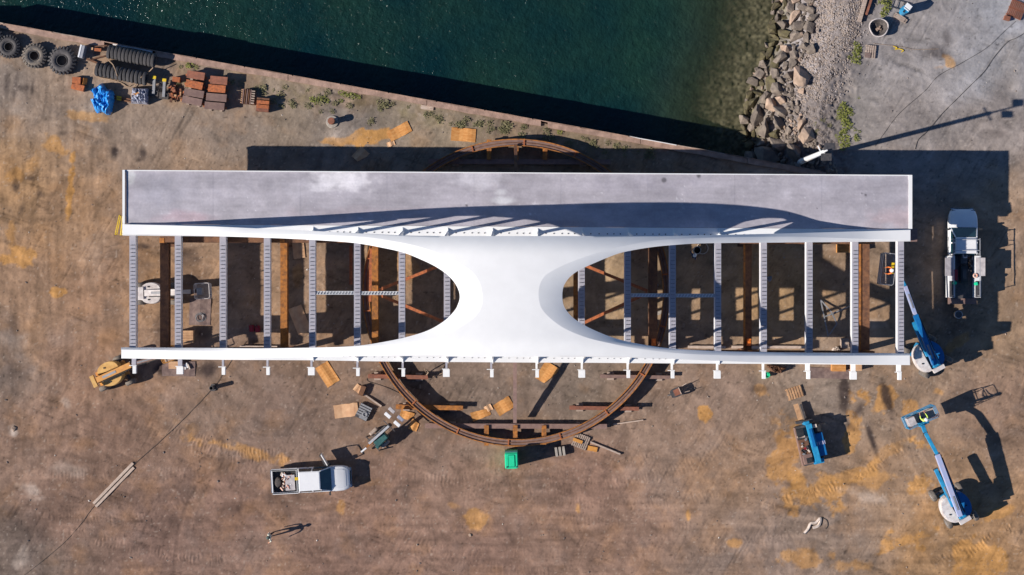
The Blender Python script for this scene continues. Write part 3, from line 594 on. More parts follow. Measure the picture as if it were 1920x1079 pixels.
# hangers and bolts on both edge girders
for i, bx in enumerate(bx_):
    for side in (1, -1):
        x = W(bx+2, 440, TT).x
        if abs(x) > 17.4: continue
        sz = TT+soff(x)
        if side == 1: ya = W(bx, ds(bx)+12, TT).y; yb = W(bx, 441, sz).y-.25
        else: ya = W(bx, so_(bx)-7, TT).y; yb = W(bx, 668, sz).y+.25
        if sz-TT < .1: continue
        hb = B(); wd = .20
        hb.loft([[(x-.04, ya-wd/2, TT-.03), (x+.06, ya-wd/2, TT-.03), (x+.06, ya+wd/2, TT-.03), (x-.06, ya+wd/2, TT-.03)], [(x-.06, yb-wd/2, sz+.05), (x+.06, yb-wd/2, sz+.05), (x+.06, yb+wd/2, sz+.05), (x-.06, yb+wd/2, sz+.05)]])
        hb.build('hanger', 'white_paint', br)
        gu = B(); s_ = side; gu.add([(x-.03, ya-.3*s_, TT-.02), (x+.03, ya-.3*s_, TT-.02), (x+.03, ya+.36*s_, TT-.02), (x-.03, ya+.36*s_, TT-.02), (x-.03, ya-.1*s_, TT+.34), (x+.03, ya-.1*s_, TT+.34)], [(0, 1, 2, 3), (0, 4, 5, 1), (3, 2, 5, 4), (0, 3, 4), (1, 5, 2)])
        gu.build('gusset', 'white_paint', br)
for side, off in ((1, 12.5), (-1, -3.5)):
    bo = B()
    for a, b in zip(bx_[3:14], bx_[4:15]):
        for q in (.2, .38, .56, .7, .84):
            px = a+(b-a)*q; v = W(px, (ds(px)+off) if side == 1 else so_(px)+off-4.6, TT); bo.cyl((v.x, v.y, TT-.03), (v.x, v.y, TT+.02), .045 if side == 1 else .028, n=6)
    tag(bo.build('bolt_heads', 'dark_metal', br), kind='stuff')
# latticed struts between floor beams
for xa, xb, y, mt in ((585.3, 669.5, 549.5, 'galv'), (669.5, 753.3, 550, 'galv'), (1177, 1261.3, 554, 'galv'), (1261.3, 1346.3, 554.5, 'galv')):
    a = W(xa, y, 5)+Vector((.225, 0, 0)); b = W(xb, y, 5)-Vector((.225, 0, 0)); s = B(); s.box((a.x+b.x)/2, a.y, 4.98, b.x-a.x, .26, .05)
    ob = s.build('strut', mt, br); s = B(); n_ = int((b.x-a.x)/.22)
    for q in range(n_): s.bar((a.x+.12+q*.22, a.y-.11, 5.04), (a.x+.24+q*.22, a.y+.11, 5.04), .035, .07)
    s.box((a.x+b.x)/2, a.y+.115, 5.035, b.x-a.x-.02, .02, .06); s.box((a.x+b.x)/2, a.y-.115, 5.035, b.x-a.x-.02, .02, .06); tag(s.build('lacing', 'fascia_paint', ob), kind='stuff')
# small fittings at the ends
s = B(); p = [W(224, 404, 4.9), W(216, 440, 4.9), W(226, 441, 4.9), W(230, 406, 4.9)]
for z in (0, -.5): s.tube([q+Vector((0, 0, z)) for q in p], .035, 5)
for q in p[:3]: s.cyl(q, q-Vector((0, 0, .5)), .03, n=5)
tag(s.build('guard_rail', 'yellow', br), 'yellow rail at the left end')
s = B(); q = W(1714, 441, 5.1); s.box(q.x, q.y, 4.95, .5, .95, .12, rx=.1); tag(s.build('end_bracket', 'rust_grey', br), 'dull metal bracket at the right end')

# ------------------------------------------------------------------ rusty support trestle
tr = thing('support_trestle', 'rusty steel trestle of cross beams and braces carrying the white bridge section', 'trestle')
ZB = 3.35
def ibeam(p0, p1, wd, ht, b=None):                    # top at given z
    b = b or B(); u = Vector((0, 0, 1)); p0 = Vector(p0); p1 = Vector(p1)
    b.bar(p0-u*.03, p1-u*.03, wd, .06); b.bar(p0-u*ht/2, p1-u*ht/2, .05, ht-.12); b.bar(p0-u*(ht-.03), p1-u*(ht-.03), wd, .06)
    d = (p1-p0); l = d.length; r = d.normalized().cross(u)
    for k in range(1, max(2, int(l/1.6))):
        q = p0+d*(k/max(2, int(l/1.6)))-u*ht/2; b.bar(q-r*(wd/2-.02), q+r*(wd/2-.02), .03, ht-.13)
    return b
for x, wd, mt in ((308, .62, 'rust_dark'), (532, .5, 'rust'), (703, .46, 'rust'), (1225, .62, 'rust_dark'), (1403, .5, 'rust_dark'), (1622, .66, 'rust_dark')):
    a = W(x, 446, ZB); b = W(x, 664, ZB); b.x = a.x
    ibeam(a, b, wd, .8).build('cross_beam', mt, tr)
    if x in (1622, 1403): s = B(); s.bar(a+Vector((-wd/2-.04, 0, .0)), b+Vector((-wd/2-.04, 0, .0)), .14, .14); tag(s.build('lit_edge', 'rust', tr))  # strip added as the sunlit left edge; dark rust paints the shaded rest
    for yy in (452, 661):
        q = W(x, yy, ZB); c = B(); c.box(a.x, q.y, (ZB-.8)/2, .36, .36, ZB-.8); c.box(a.x, q.y, .03, .7, .7, .06); c.build('column', 'rust_dark', tr)
        c = B(); c.box(a.x, q.y, ZB+.45, .34, .34, .88); c.build('packing_post', 'rust', tr)
        if yy > 600 and x in (1225, 1403): 
            c = B(); c.box(a.x, q.y+.75, ZB+.22, .3, .5, .4); c.box(a.x, q.y+.75, ZB+.45, .2, .16, .3); c.build('jack', 'orange', tr)
for yy, z in ((656.5, 4.2), (449, 4.2)):
    a = W(300, yy, z); b = W(1640, yy+8 if yy > 600 else yy+3, z); ibeam(a, b, .45, .7).build('edge_beam', 'rust_dark', tr)
for a, b in (((706, 546), (826, 498)), ((706, 551), (836, 606)), ((1214, 546), (1094, 497)), ((1214, 550), (1094, 606))):
    s = B(); s.bar(W(*a, 3.1), W(*b, 3.1), .22, .2); s.build('brace', 'rust_orange', tr)
for x in (838, 1082):
    s = ibeam(W(x, 480, 3.2), W(x, 628, 3.2), .5, .6); s.build('cross_beam', 'rust', tr)
    for yy in (470, 630): s = B(); q = W(x, yy, 3); s.box(q.x, q.y, 1.3, .4, .4, 2.6); s.build('column', 'rust_dark', tr)
for a, b in (((658, 462), (658, 534)), ((696, 466), (694, 566))):
    s = B(); s.bar(W(*a, 1.0), W(*b, 1.0), .2, .25); tag(s.build('timber', 'rust_orange', tr))

# ring track under the middle
rg = thing('ring_track', 'large rusty circular ring track lying on beams under the middle of the bridge', 'ring track', W(968, 549))
def ringpart(r0, r1, z0, z1, mt, name, n=144):
    b = B(); rings = []
    for i in range(n):
        t = 2*math.pi*i/n; c, s = math.cos(t), math.sin(t)
        rings.append([(r0*c, r0*s, z0), (r1*c, r1*s, z0), (r1*c, r1*s, z1), (r0*c, r0*s, z1)])
    rings.append(rings[0]); b.loft(rings, caps=False); return b.build(name, mt, rg)
ringpart(10.98, 11.38, .78, .9, 'rust_grey', 'running_plate'); ringpart(10.92, 10.98, .66, 1.0, 'rust', 'inner_rim'); ringpart(11.38, 11.45, .66, 1.0, 'rust', 'outer_rim')
ringpart(11.14, 11.2, .9, .95, 'rust_dark', 'rail'); ringpart(11.0, 11.36, .3, .76, 'rust_dark', 'web')
for t in range(0, 360, 20):
    c, s = math.cos(R(t+7)), math.sin(R(t+7)); b = B(); b.bar((10.9*c, 10.9*s, .95), (11.47*c, 11.47*s, .95), .10, .06); b.build('joint_plate', 'rust_orange', rg)
lb = 'beams laid on the ground under the ring track'
for x0, x1, y, wd, mt, lab in ((690, 802, 706, .3, 'rust_red', 'rusty beam on the ground crossing under the upper left of the lower ring arc'), (1126, 1256, 706, .26, 'rust_grey', 'greyish beam on the ground crossing under the right side of the ring arc, nearest the bridge'),
   (742, 868, 763.5, .34, 'rust', 'short orange rusty beam beside the fallen plywood under the ring'), (1068, 1198, 765, .28, 'rust_red', 'rusty beam on the ground below the right arc of the ring'),
   (797, 1138, 799, .36, 'rust_grey', 'longest grey beam, spanning the foot of the ring arc'), (803, 1145, 303, .36, 'rust_grey', 'long beam in shadow under the top of the ring arc, beside the deck')):
    a = W(x0, y, .64); b = W(x1, y+(1 if x1-x0 > 200 else 2), .64); o = thing('ground_beam', lab, 'beam', ((a.x+b.x)/2, a.y, 0), group=lb); m_ = Vector(((a.x+b.x)/2, a.y, 0))
    bb = ibeam(a-m_, b-m_, wd, .5); bb.build('beam', mt, o)
    for q in (.15, .85): bb = B(); v = (a.lerp(b, q)-m_); bb.box(v.x, v.y, .07, .5, .6, .14); bb.build('block', 'timber_grey', o)
for x, y0, y1 in ((912, 798, 836), (966, 798, 838), (1020, 798, 834), (917, 262, 300), (968, 262, 300), (1022, 264, 300)):
    m_ = (W(x, y0)+W(x, y1))/2; s = ibeam(W(x, y0, .78)-W(968, 549), W(x, y1, .78)-W(968, 549), .34, .4); s.build('outer_bearer', 'rust', rg)
s = B(); s.bar(W(965.5, 676, 3.0), W(965.5, 792, .75), .26, .22); o = s.build('raking_prop', 'rust_grey'); tag(o, 'long dull prop slanting from the bridge down to the foot of the ring', 'prop', 'raking props at the ring')
s = B(); s.bar(W(967, 330, 2.4), W(967, 272, 1.02), .24, .2); o = s.build('raking_prop', 'rust_dark'); tag(o, 'short prop in shadow at the top of the ring', 'prop', 'raking props at the ring')

# ------------------------------------------------------------------ stones of the bank
def bank_z(px, py):
    t = px-float(shore_x(np.clip(py, -400, 400)))
    if py > quay_y(px): return 0.
    return -3.05+3.05*min(1, max(0, t/118))**.8 if t > 0 else -3.05-2.6*float(sm(0, 260, -t))
def Wb(px, py, dz=0):
    x, y = (px-960)/PX, (539.5-py)/PX; return Vector((x, y, bank_z(px, py)+dz))
rock_meshes = {}
for mt in ('rock', 'rock_tan', 'rock_algae'):
    L_ = []
    for k in range(7):
        rr = random.Random(k*31+len(mt)); bm = bmesh.new()
        for i in range(14):
            v = Vector((rr.gauss(0, 1), rr.gauss(0, 1), rr.gauss(0, 1))).normalized(); v.x *= rr.uniform(.8, 1.15); v.y *= rr.uniform(.55, .95); v.z *= .72
            bm.verts.new(v*rr.uniform(.88, 1.05))
        res = bmesh.ops.convex_hull(bm, input=bm.verts); bmesh.ops.delete(bm, geom=[g_ for g_ in res['geom_interior'] if isinstance(g_, bmesh.types.BMVert)], context='VERTS')
        bmesh.ops.bevel(bm, geom=list(bm.edges), offset=.02, segments=1, affect='EDGES')
        me = bpy.data.meshes.new('boulder'); bm.to_mesh(me); bm.free(); me.materials.append(M[mt]); L_.append(me)
    rock_meshes[mt] = L_
placed = []; rr = random.Random(11)
fixed = [(1475, 99, 17, 'rock'), (1462, 112, 15, 'rock_algae'), (1482, 57, 15, 'rock_algae'), (1497, 26, 13, 'rock_tan'), (1483, 84, 13, 'rock_tan'), (1506, 143, 20, 'rock_tan'), (1493, 112, 11, 'rock'), (1452, 152, 14, 'rock_algae'), (1463, 165, 15, 'rock'), (1428, 212, 20, 'rock'), (1442, 240, 17, 'rock'), (1466, 228, 16, 'rock'), (1470, 205, 14, 'rock'), (1527, 90, 12, 'rock'), (1506, 170, 8, 'gravel'), (1480, 40, 14, 'rock'), (1500, 62, 14, 'rock'), (1486, 135, 12, 'rock'), (1459, 248, 11, 'rock_algae'), (1504, 232, 10, 'rock_tan'), (1422, 245, 8, 'rock_algae'), (1446, 292, 24, 'rock'), (1494, 285, 22, 'rock'), (1465, 268, 16, 'rock'), (1512, 258, 18, 'rock_tan')]
for x, y, r_, m_ in fixed: placed.append((x, y, r_*1.08, 'rock_tan' if m_ == 'gravel' else m_))
tries = 0
while len(placed) < 298 and tries < 40000:
    tries += 1; y = rr.uniform(-45, 328); o = rr.uniform(-14, 58+max(0, y-150)*.45); x = float(shore_x(y))+o
    if y > quay_y(x)-8: continue
    r_ = rr.choice([11, 13, 15] if tries < 1500 else [7, 8, 10] if tries < 9000 else [4, 5, 6]) if o < 56 else rr.choice([4, 5, 6, 7, 9])
    if o >= 56 and rr.random() < .6: continue
    if all((x-a)**2+(y-b)**2 > (.64*(r_+c))**2 for a, b, c, d in placed):
        placed.append((x, y, r_, 'rock_algae' if (o < 18 and rr.random() < .5) else ('rock_tan' if rr.random() < .14 else 'rock')))
for x, y, r_, mt in placed:
    d = {'rock': 'grey-brown boulder', 'rock_tan': 'pale tan boulder', 'rock_algae': 'greenish boulder'}[mt]
    o_ = x-float(shore_x(y)); wh = 'at the waterline' if o_ < 14 else 'in mid bank' if o_ < 40 else 'landward'
    ar = 'near the top edge' if y < 60 else 'level with the bulk bag' if y < 130 else 'above the tall weed clump' if y < 200 else 'beside the tall weed clump' if y < 262 else 'in the shadow by the lamp pole'
    lab = ('large ' if r_ >= 13 else 'small ' if r_ < 7 else '')+d+' '+wh+', '+ar
    sc = r_*1.12/PX
    tag(link(rr.choice(rock_meshes[mt]), 'boulder', None, Wb(x, y, sc*.34), (rr.uniform(-.5, .5), rr.uniform(-.5, .5), rr.uniform(0, 6.3)), (sc*rr.uniform(.95, 1.15), sc*rr.uniform(.9, 1.1), sc)), lab, 'boulder', 'boulders of the stone bank')
def octs(pts, name, mts):
    vs = []; fs = []; mi = []
    for p, r_, m_ in pts:
        o = len(vs); a = rr.uniform(0, 3); s1, s2 = rr.uniform(.7, 1.3), rr.uniform(.6, 1.1)
        ca, sa = math.cos(a), math.sin(a)
        for dx, dy, dz in ((1, 0, 0), (.2, 1, .1), (-1, .1, .1), (-.1, -1, 0), (.2, .1, .8), (-.3, -.3, .6)):
            dx *= s1*r_; dy *= s2*r_; vs.append((p.x+dx*ca-dy*sa, p.y+dx*sa+dy*ca, p.z+dz*r_))
        fs += [(o, o+1, o+4), (o+1, o+2, o+4), (o+2, o+5, o+4), (o+2, o+3, o+5), (o+3, o, o+5), (o, o+4, o+5)]; mi += [m_]*6
    me = bpy.data.meshes.new(name); me.from_pydata(vs, [], fs); [me.materials.append(M[q]) for q in mts]; me.polygons.foreach_set('material_index', mi); me.update()
    return link(me, name)
mat('chip_dark', L(112, 102, 98), None, 1, .9); mat('chip_pale', L(206, 196, 186), None, 1, .9); mat('chip_mid', L(150, 136, 126), None, 1, .9)
pts = []
for i in range(9000):
    y = rr.uniform(-60, 275); o = rr.gauss(98, 24); x = float(shore_x(y))+o
    if o < 46 or y > quay_y(x)-6: continue
    r_ = rr.uniform(.05, .17)*(1.0 if o < 95 else .6)*(1 if y < 190 else .6)
    pts.append((Wb(x, y, 0), r_, rr.choice([0, 0, 1, 2, 2, 3])))
tag(octs(pts, 'rubble', ['gravel_stone', 'chip_dark', 'chip_mid', 'chip_mid']), kind='stuff', label='grey broken stone rubble spread over the top of the bank', cat='rubble')
pts = []
for i in range(1500):
    x = rr.uniform(-60, 1990); y = rr.uniform(-30, 1100)
    if y < quay_y(x)+12 and x < 1620: continue
    pts.append((W(x, y, 0)+Vector((0, 0, .0)), min(.11, rr.expovariate(1/.022)+.014), rr.choice([0, 1, 1, 2, 2, 2, 1, 3 if rr.random() < .5 else 1])))
tag(octs(pts, 'loose_stones', ['chip_pale', 'chip_dark', 'chip_mid', 'rock_tan']), kind='stuff', label='small loose stones and crumbs scattered over the yard', cat='gravel')

# ------------------------------------------------------------------ plants
def leaf_mesh(n, r_, h, mt, sd_):
    q = random.Random(sd_); b = B()
    for i in range(n):
        a = q.uniform(0, 6.28); d = r_*math.sqrt(q.random()); p = Vector((d*math.cos(a), d*math.sin(a), q.uniform(.02, h)*(1-.5*d/r_)))
        t = Vector((q.gauss(0, 1), q.gauss(0, 1), q.gauss(0, .4))).normalized(); u = t.cross(Vector((q.gauss(0, .3), q.gauss(0, .3), 1))).normalized(); s = q.uniform(.05, .12)
        b.add([p-t*s, p-u*s*.45, p+t*s, p+u*s*.45], [(0, 1, 2, 3)])
    return b.mesh('foliage', mt)
fol = [leaf_mesh(46, .34, .3, 'leaf', k) for k in range(4)]; dry = [leaf_mesh(34, .3, .2, 'dry_weed', k+9) for k in range(3)]
def plants(lst, lab, grp, ms):
    for x, y, s in lst:
        p = Wb(x, y); t_ = link(rr.choice(ms), 'weed_plant', None, p, (0, 0, rr.uniform(0, 6)), (s, s, s)); tag(t_, lab, 'plant', grp)
plants([(1582+rr.gauss(0, 5)+(3 if y < 230 else 0), y, rr.uniform(.6, 1.0)) for y in range(196, 278, 5)]+[(1593, 208, .7), (1597, 214, .5), (1574, 216, .6), (1591, 228, .6), (1571, 222, .5)], 'yellow-green weed in the tall narrow clump by the lamp shadow', 'weeds of the tall clump by the lamp shadow', fol)
plants([(1605, 84, .8), (1608, 92, .9), (1604, 100, .9), (1606, 108, .9), (1600, 114, .8), (1592, 108, .5), (1610, 117, .6), (1609, 98, .6)], 'bright green weed growing left of the small slatted pallet', 'weeds left of the small pallet', fol)
plants([(1652, 2, 1.1), (1660, 4, .8), (1664, 14, .9), (1660, 22, 1.0), (1655, 27, .7), (1668, 3, .6)], 'bright green weed at the top edge beside the long timbers', 'weeds beside the long timbers', fol)
plants([(1605, 256, .6), (1606, 260, .7), (1603, 244, .4), (1611, 247, .4), (1610, 184, .3)], 'small green weed just right of the tall narrow clump', 'small weeds right of the tall clump', fol)
plants([(585, 187, .7), (592, 190, .8), (600, 188, .8), (607, 185, .7), (613, 190, .6), (640, 175, .7), (648, 178, .7), (656, 177, .8), (664, 180, .7), (672, 182, .6), (640, 190, .5)], 'green weed in the patch above the mooring bollard', 'weeds above the mooring bollard', fol)
plants([(356, 121, .9), (352, 124, .6), (368, 127, .5)], 'dark green weed between the quay capping and the rusty blocks', 'weeds by the rusty blocks', fol)
plants([(rr.uniform(380, 1230), 0, rr.uniform(.4, .9)) for _ in range(0)], '', '', fol)
dl = []
for i in range(95):
    x = rr.uniform(330, 1240); y = quay_y(x)+rr.uniform(14, 60 if x < 700 else 34); dl.append((x, y, rr.uniform(.5, 1.1)))
for a_, b_2, tx in ((0, 520, 'left of the slatted rusty rack'), (520, 700, 'above the mooring bollard'), (700, 900, 'above the orange plywood sheets'), (900, 1030, 'between ring top and quay notch'), (1030, 1300, 'right of the quay notch')):
    plants([q for q in dl if a_ <= q[0] < b_2], 'dry olive weed behind the quay, '+tx, 'dry weeds behind the quay', dry)
plants([(1050, 249, .6), (1047, 245, .4)], 'small green weed beside the notch in the quay capping', 'weeds by the quay notch', fol)
plants([(1540+rr.gauss(0, 12), rr.uniform(225, 262), rr.uniform(.4, .7)) for _ in range(7)], 'low dry weed on the earth beside the boulders', 'dry weeds beside the boulders', dry)

# ------------------------------------------------------------------ tyres
def big_tyre(name, px, py, ro, lab, dusty=False):
    t_ = thing(name, lab, 'tyre', W(px, py, .28), rr.uniform(0, 6)); t_.location.z = 0
    ri = ro*.36; rt = (ro*.93-ri)/2; b = B(); b.torus((0, 0, .30), ri+rt, rt, 40, 12, 'Z', .30/rt*.92); b.build('carcass', 'dusty_rubber' if dusty else 'black_rubber', t_, smooth=True)
    b = B(); n = 22
    for i in range(n):
        a = 2*math.pi*i/n
        for s, z in ((1, .42), (-1, .18)):
            a2 = a+(0 if s > 0 else math.pi/n); c = Vector((math.cos(a2), math.sin(a2), 0)); q = Vector((-c.y, c.x, 0))
            b.bar(c*ro*.80+Vector((0, 0, z+.07)), c*ro*1.0+q*.06+Vector((0, 0, z-.02)), .11, .17)
    b.build('tread_lugs', 'dusty_rubber' if dusty else 'tread_rubber', t_)
    b = B(); b.torus((0, 0, .48), ri*1.06, .035, 30, 6); b.build('bead', 'tread_rubber', t_, smooth=True); return t_
big_tyre('tractor_tyre', 17.5, 88.5, .84, 'leftmost of the three big black tyres lying flat near the quay')
big_tyre('tractor_tyre', 65.5, 105.5, .92, 'big lugged tyre lying flat, sand-dusted, middle of the three by the quay', True)
big_tyre('tractor_tyre', 117.5, 114.5, 1.04, 'largest of the three tyres lying flat, nearest the rows of standing tyres')
big_tyre('tractor_tyre', -16, 72, .9, 'big black tyre cut off by the left edge of the photo')
b = B(); n, m_ = 26, 9; prof = [(-.11, .30), (-.13, .40), (-.125, .47), (-.09, .515), (0, .53), (.09, .515), (.125, .47), (.13, .40), (.11, .30), (.06, .27), (-.06, .27)]
vs = []; fs = []
for i in range(n):
    a = 2*math.pi*i/n
    for h_, r_ in prof: vs.append((h_, r_*math.cos(a), r_*math.sin(a)))
k = len(prof)
for i in range(n):
    for j in range(k): fs.append((i*k+j, ((i+1) % n)*k+j, ((i+1) % n)*k+(j+1) % k, i*k+(j+1) % k))
b.add(vs, fs); stm = b.mesh('tyre', 'tread_rubber', smooth=True)
for (xa, ya), (xb, yb), n, nm in (((206, 97.5), (288, 113.5), 13, 'upper'), ((184, 130), (272, 147.5), 13, 'lower')):
    a = W(xa, ya, .53); b_ = W(xb, yb, .53); ang = math.atan2(b_.y-a.y, b_.x-a.x)
    for i in range(n):
        p = a.lerp(b_, i/(n-1)); tag(link(stm, 'tyre', None, (p.x, p.y, .53+rr.uniform(-.01, .01)), (0, 0, ang+rr.uniform(-.06, .06)), (1, rr.uniform(.97, 1.02), 1)), 'black tyre standing on its tread in the %s row beside the quay' % nm, 'tyre', 'tyres standing in the %s row' % nm)
def cable(pts, r_, mt, name, lab, cat, n=5, z=.03):
    b = B(); P = [Vector(p) if len(p) == 3 and isinstance(p, Vector) else W(p[0], p[1], (p[2] if len(p) > 2 else z)) for p in pts]
    P = smoothpath([tuple(p) for p in P], 5); b.tube(P, r_, n); o = b.build(name, mt); tag(o, lab, cat); return o
cable([(201, 96, .9), (203, 112, .5), (212, 122, 1.08), (219, 140, 1.12), (222, 152, .3)], .032, 'rope', 'rope', 'tan rope draped over both rows of tyres at their left end', 'rope')
cable([(287, 127, .95), (276, 138, .6), (265, 145, 1.06), (256, 155, .3), (250, 168, .1), (246, 182, .05)], .032, 'rope', 'rope', 'tan rope hanging over the right end of the lower tyre row', 'rope')
cable([(178, 124, .6), (176, 135, .3), (182, 144, .1), (210, 150, .06), (228, 156, .05), (240, 163, .06), (250, 158, .05), (262, 158, .05), (276, 160, .05), (290, 157, .05)], .032, 'rope', 'rope', 'tan rope lying along the near side of the lower tyre row', 'rope')

# ------------------------------------------------------------------ simple stored goods
def local(px, py, rot_img=0): return W(px, py, 0), -R(rot_img)
def slab(name, lab, cat, px, py, wpx, hpx, rot, z0, th, mt, bev=0, group=None, zz=None):
    p = W(px, py, z0+th); b = B(); b.box(0, 0, z0+th/2, wpx/PX, hpx/PX, th); o = b.build(name, mt, None, bev=bev, loc=(p.x, p.y, 0), rz=-R(rot)); tag(o, lab, cat, group); return o
def sheet(px, py, wpx, hpx, rot, mt, lab, name='plywood_sheet', cat='plywood sheet', z=.03, notch=None):
    w_, h_ = wpx/PX/2, hpx/PX/2; q = random.Random(int(px)); p = W(px, py, z); b = B(); n = 6; rings = []
    b2 = []
    for i in range(n+1):
        x = -w_+2*w_*i/n; zz = z+.03*math.sin(i*1.3+px); e = (q.random()-.5)*.05
        y0, y1 = -h_+e, h_+e
        if notch == 'corner' and i >= n-1: y0 += h_*.7*(i-n+2)
        if notch == 'taper': y1 -= (i/n)*h_*.6
        rings.append([(x, y0, zz), (x, y1, zz+.01), (x, y1, zz+.032), (x, y0, zz+.022)])
    b.loft(rings); o = b.build(name, mt, None, loc=(p.x, p.y, 0), rz=-R(rot)); tag(o, lab, cat); return o
sheet(869, 253, 46, 25, 4, 'plywood', 'orange-stained plywood sheet lying alone between the quay and the deck')
sheet(749, 247, 44, 21, -27, 'plywood', 'tilted orange plywood sheet beside the sandy puddle near the deck'); 
sheet(733, 270, 15, 9, -20, 'plywood_pale', 'small pale board at the very edge of the deck shadow', 'board', 'board')
sheet(676, 291, 22, 26, 42, 'plywood_pale', 'square sheet lying in the deck shadow, standing on its corner', notch='corner')
sheet(614, 702, 27, 43, -33, 'plywood', 'orange plywood sheet just below the bridge, left of the ring track'); sheet(649, 770, 45, 25, -7, 'plywood_pale', 'pale plywood sheet left of the grey grating')
sheet(672, 729, 15, 14, 38, 'plywood_pale', 'small square board beside the rusty post and pipe', 'board', 'board')
sheet(777, 797, 16, 22, 22, 'plywood', 'orange sheet under the right lamps of the light tower', notch='taper'); sheet(763, 779, 26, 15, 18, 'plywood', 'orange sheet between the lamps of the light tower and the ring track', notch='corner')
sheet(945, 762, 34, 24, -32, 'plywood', 'clean orange plywood sheet leaning at the slanting prop'); sheet(901, 776, 36, 18, -22, 'plywood', 'worn orange sheet inside the ring, left of the small pale board', notch='taper')
sheet(916, 766, 14, 12, -30, 'plywood_pale', 'small pale board between two orange sheets inside the ring', 'board', 'board')
sheet(1026, 700, 30, 38, 32, 'plywood', 'orange sheet half under the bridge edge, right of the prop', notch='corner')
sheet(562, 600, 26, 52, -22, 'plywood_pale', 'brown plywood sheet in shadow right of the second trestle beam'); sheet(560, 468, 22, 34, -6, 'plywood_pale', 'brown board near the deck side girder in the left opening')
sheet(1560, 700, 90, 20, 1, 'slab_brown', 'brown steel plate on the ground below the right end of the bridge', 'steel_plate', 'steel plate')
sheet(335, 692, 62, 28, 1, 'slab_brown', 'brown steel plate on the ground below the left end of the bridge', 'steel_plate', 'steel plate')
sheet(375, 585, 40, 50, 2, 'slab_brown', 'grey-brown plate on the ground beside the white boom lift', 'steel_plate', 'steel plate')
# rusty ballast blocks
blocks = [(367, 141.5, 33, 14, 9, 'rust_red', 'upper left rusty red block of the eight beside the quay'), (410, 151, 32, 14.5, 5, 'rust_red', 'upper right rusty red block of the eight beside the quay'), (364, 159, 32, 13.5, 12, 'rust_orange', 'rusty red block with orange corners, second down on the left of the eight'), (406.5, 166.5, 32, 13.5, 5, 'rust_orange', 'block with an orange stain, second down on the right of the eight'),
 (363.5, 175, 37, 13.5, 10, 'rust_grey', 'grey-brown block, third down on the left of the eight'), (405.5, 183, 38, 14, 5, 'rust_grey', 'grey-brown block, third down on the right of the eight'), (360, 189.5, 37, 13, 12, 'rust_grey', 'grey-brown block, lowest on the left of the eight'), (402, 199, 37, 13.5, 5, 'rust_grey', 'grey-brown block, lowest on the right of the eight')]
for x, y, a, c, rot, mt, lab in blocks:
    p = W(x, y, .8); t_ = thing('steel_block', lab, 'steel block', (p.x, p.y, 0), -R(rot), 'rusty blocks in two columns beside the quay')
    b = B(); b.box(0, 0, .74, a/PX, c/PX, .12); b.build('top_plate', mt, t_); b = B(); b.box(0, 0, .4, a/PX-.12, c/PX-.14, .56); b.build('body', 'rust_dark', t_)
    for s in (-1, 1): b = B(); b.box(s*(a/PX/2+.06), -.05, .5, .16, .16, .05); b.build('lifting_lug', 'rust_orange', t_)
    for s in (-1, 1): b = B(); b.box(s*.4, 0, .06, .2, c/PX+.1, .12); b.build('bearer', 'timber_grey', t_)
slab('steel_block', 'small orange rusty box left of the eight rusty blocks', 'steel block', 330, 149, 14, 9, 8, 0, .5, 'rust_orange')
t_ = thing('scrap_pile', 'jumbled pile of small orange rusty pieces left of the grey-brown blocks', 'scrap pile', W(332, 178))
for i in range(34): b = B(); b.box(rr.uniform(-.5, .5), rr.uniform(-.55, .55), .1+rr.random()*.35, rr.uniform(.1, .4), rr.uniform(.06, .2), rr.uniform(.05, .15), rz=rr.choice([.1, 1.6])+rr.gauss(0, .15)); b.build('scrap_piece', rr.choice(['rust_orange', 'rust_red', 'rust_dark', 'timber_tan']), t_)
t_ = thing('steel_rack', 'dark rusty rack of parallel bars right of the rusty blocks', 'rack', W(467, 183), R(-6))
b = B(); b.box(0, 0, .1, 1.0, 1.1, .2); b.build('base', 'rust_dark', t_)
for k in range(5): b = B(); b.box(-.38+k*.14, 0, .35, .07, 1.1, .25); b.build('bar', 'rust_dark' if k % 2 else 'rust_grey', t_)
for k in range(6): b = B(); b.box(.36, -.45+k*.18, .42, .24, .09, .12); b.build('slat', 'timber_grey', t_)
for k in range(7): b = B(); b.box(-.5, -.48+k*.16, .38, .08, .07, .12); b.build('tooth', 'plywood_pale', t_)
t_ = thing('plate_stack', 'stack of orange rusty plates, rightmost of the goods beside the quay', 'plate stack', W(495, 197), R(-5))
for k, (y, mt) in enumerate(((.38, 'rust_dark'), (.12, 'rust_orange'), (-.2, 'rust_orange'), (-.42, 'rust_red'))): b = B(); b.box(0, y, .35, .92, .26 if k else .12, .7-.02*k); b.build('plate', mt, t_)
t_ = thing('steel_box', 'pair of orange rusty boxes left of the blue tarpaulin', 'box', W(150, 160), R(-8))
b = B(); b.box(-.22, .28, .2, .62, .5, .4, rz=.1); b.build('box', 'rust_orange', t_); b = B(); b.box(-.05, -.2, .2, .95, .44, .4, rz=-.1); b.build('box', 'rust_orange', t_); b = B(); b.box(.35, .3, .16, .3, .5, .3, ry=.5); b.build('flap', 'rust', t_)
t_ = thing('white_cabinet', 'narrow white cabinet tilted beside the largest flat tyre', 'cabinet', W(157, 99), R(-13))
b = B(); b.box(0, 0, .35, .36, .95, .7); b.build('body', 'galv', t_, bev=.02); b = B(); b.box(-.12, 0, .71, .12, .95, .03); b.build('lid', 'car_white', t_)
t_ = thing('trailer_frame', 'rusty bracket frame between the white cabinet and the tyre rows', 'frame', W(182, 104), R(-5))
for a, c, w_ in (((-.5, .55, .25), (.75, .75, .25), .08), ((-.3, -.35, .2), (.7, 0, .2), .1), ((-.7, -.35, .15), (.1, -.6, .15), .14)): b = B(); b.bar(a, c, w_, .08); b.build('arm', 'rust_dark', t_)
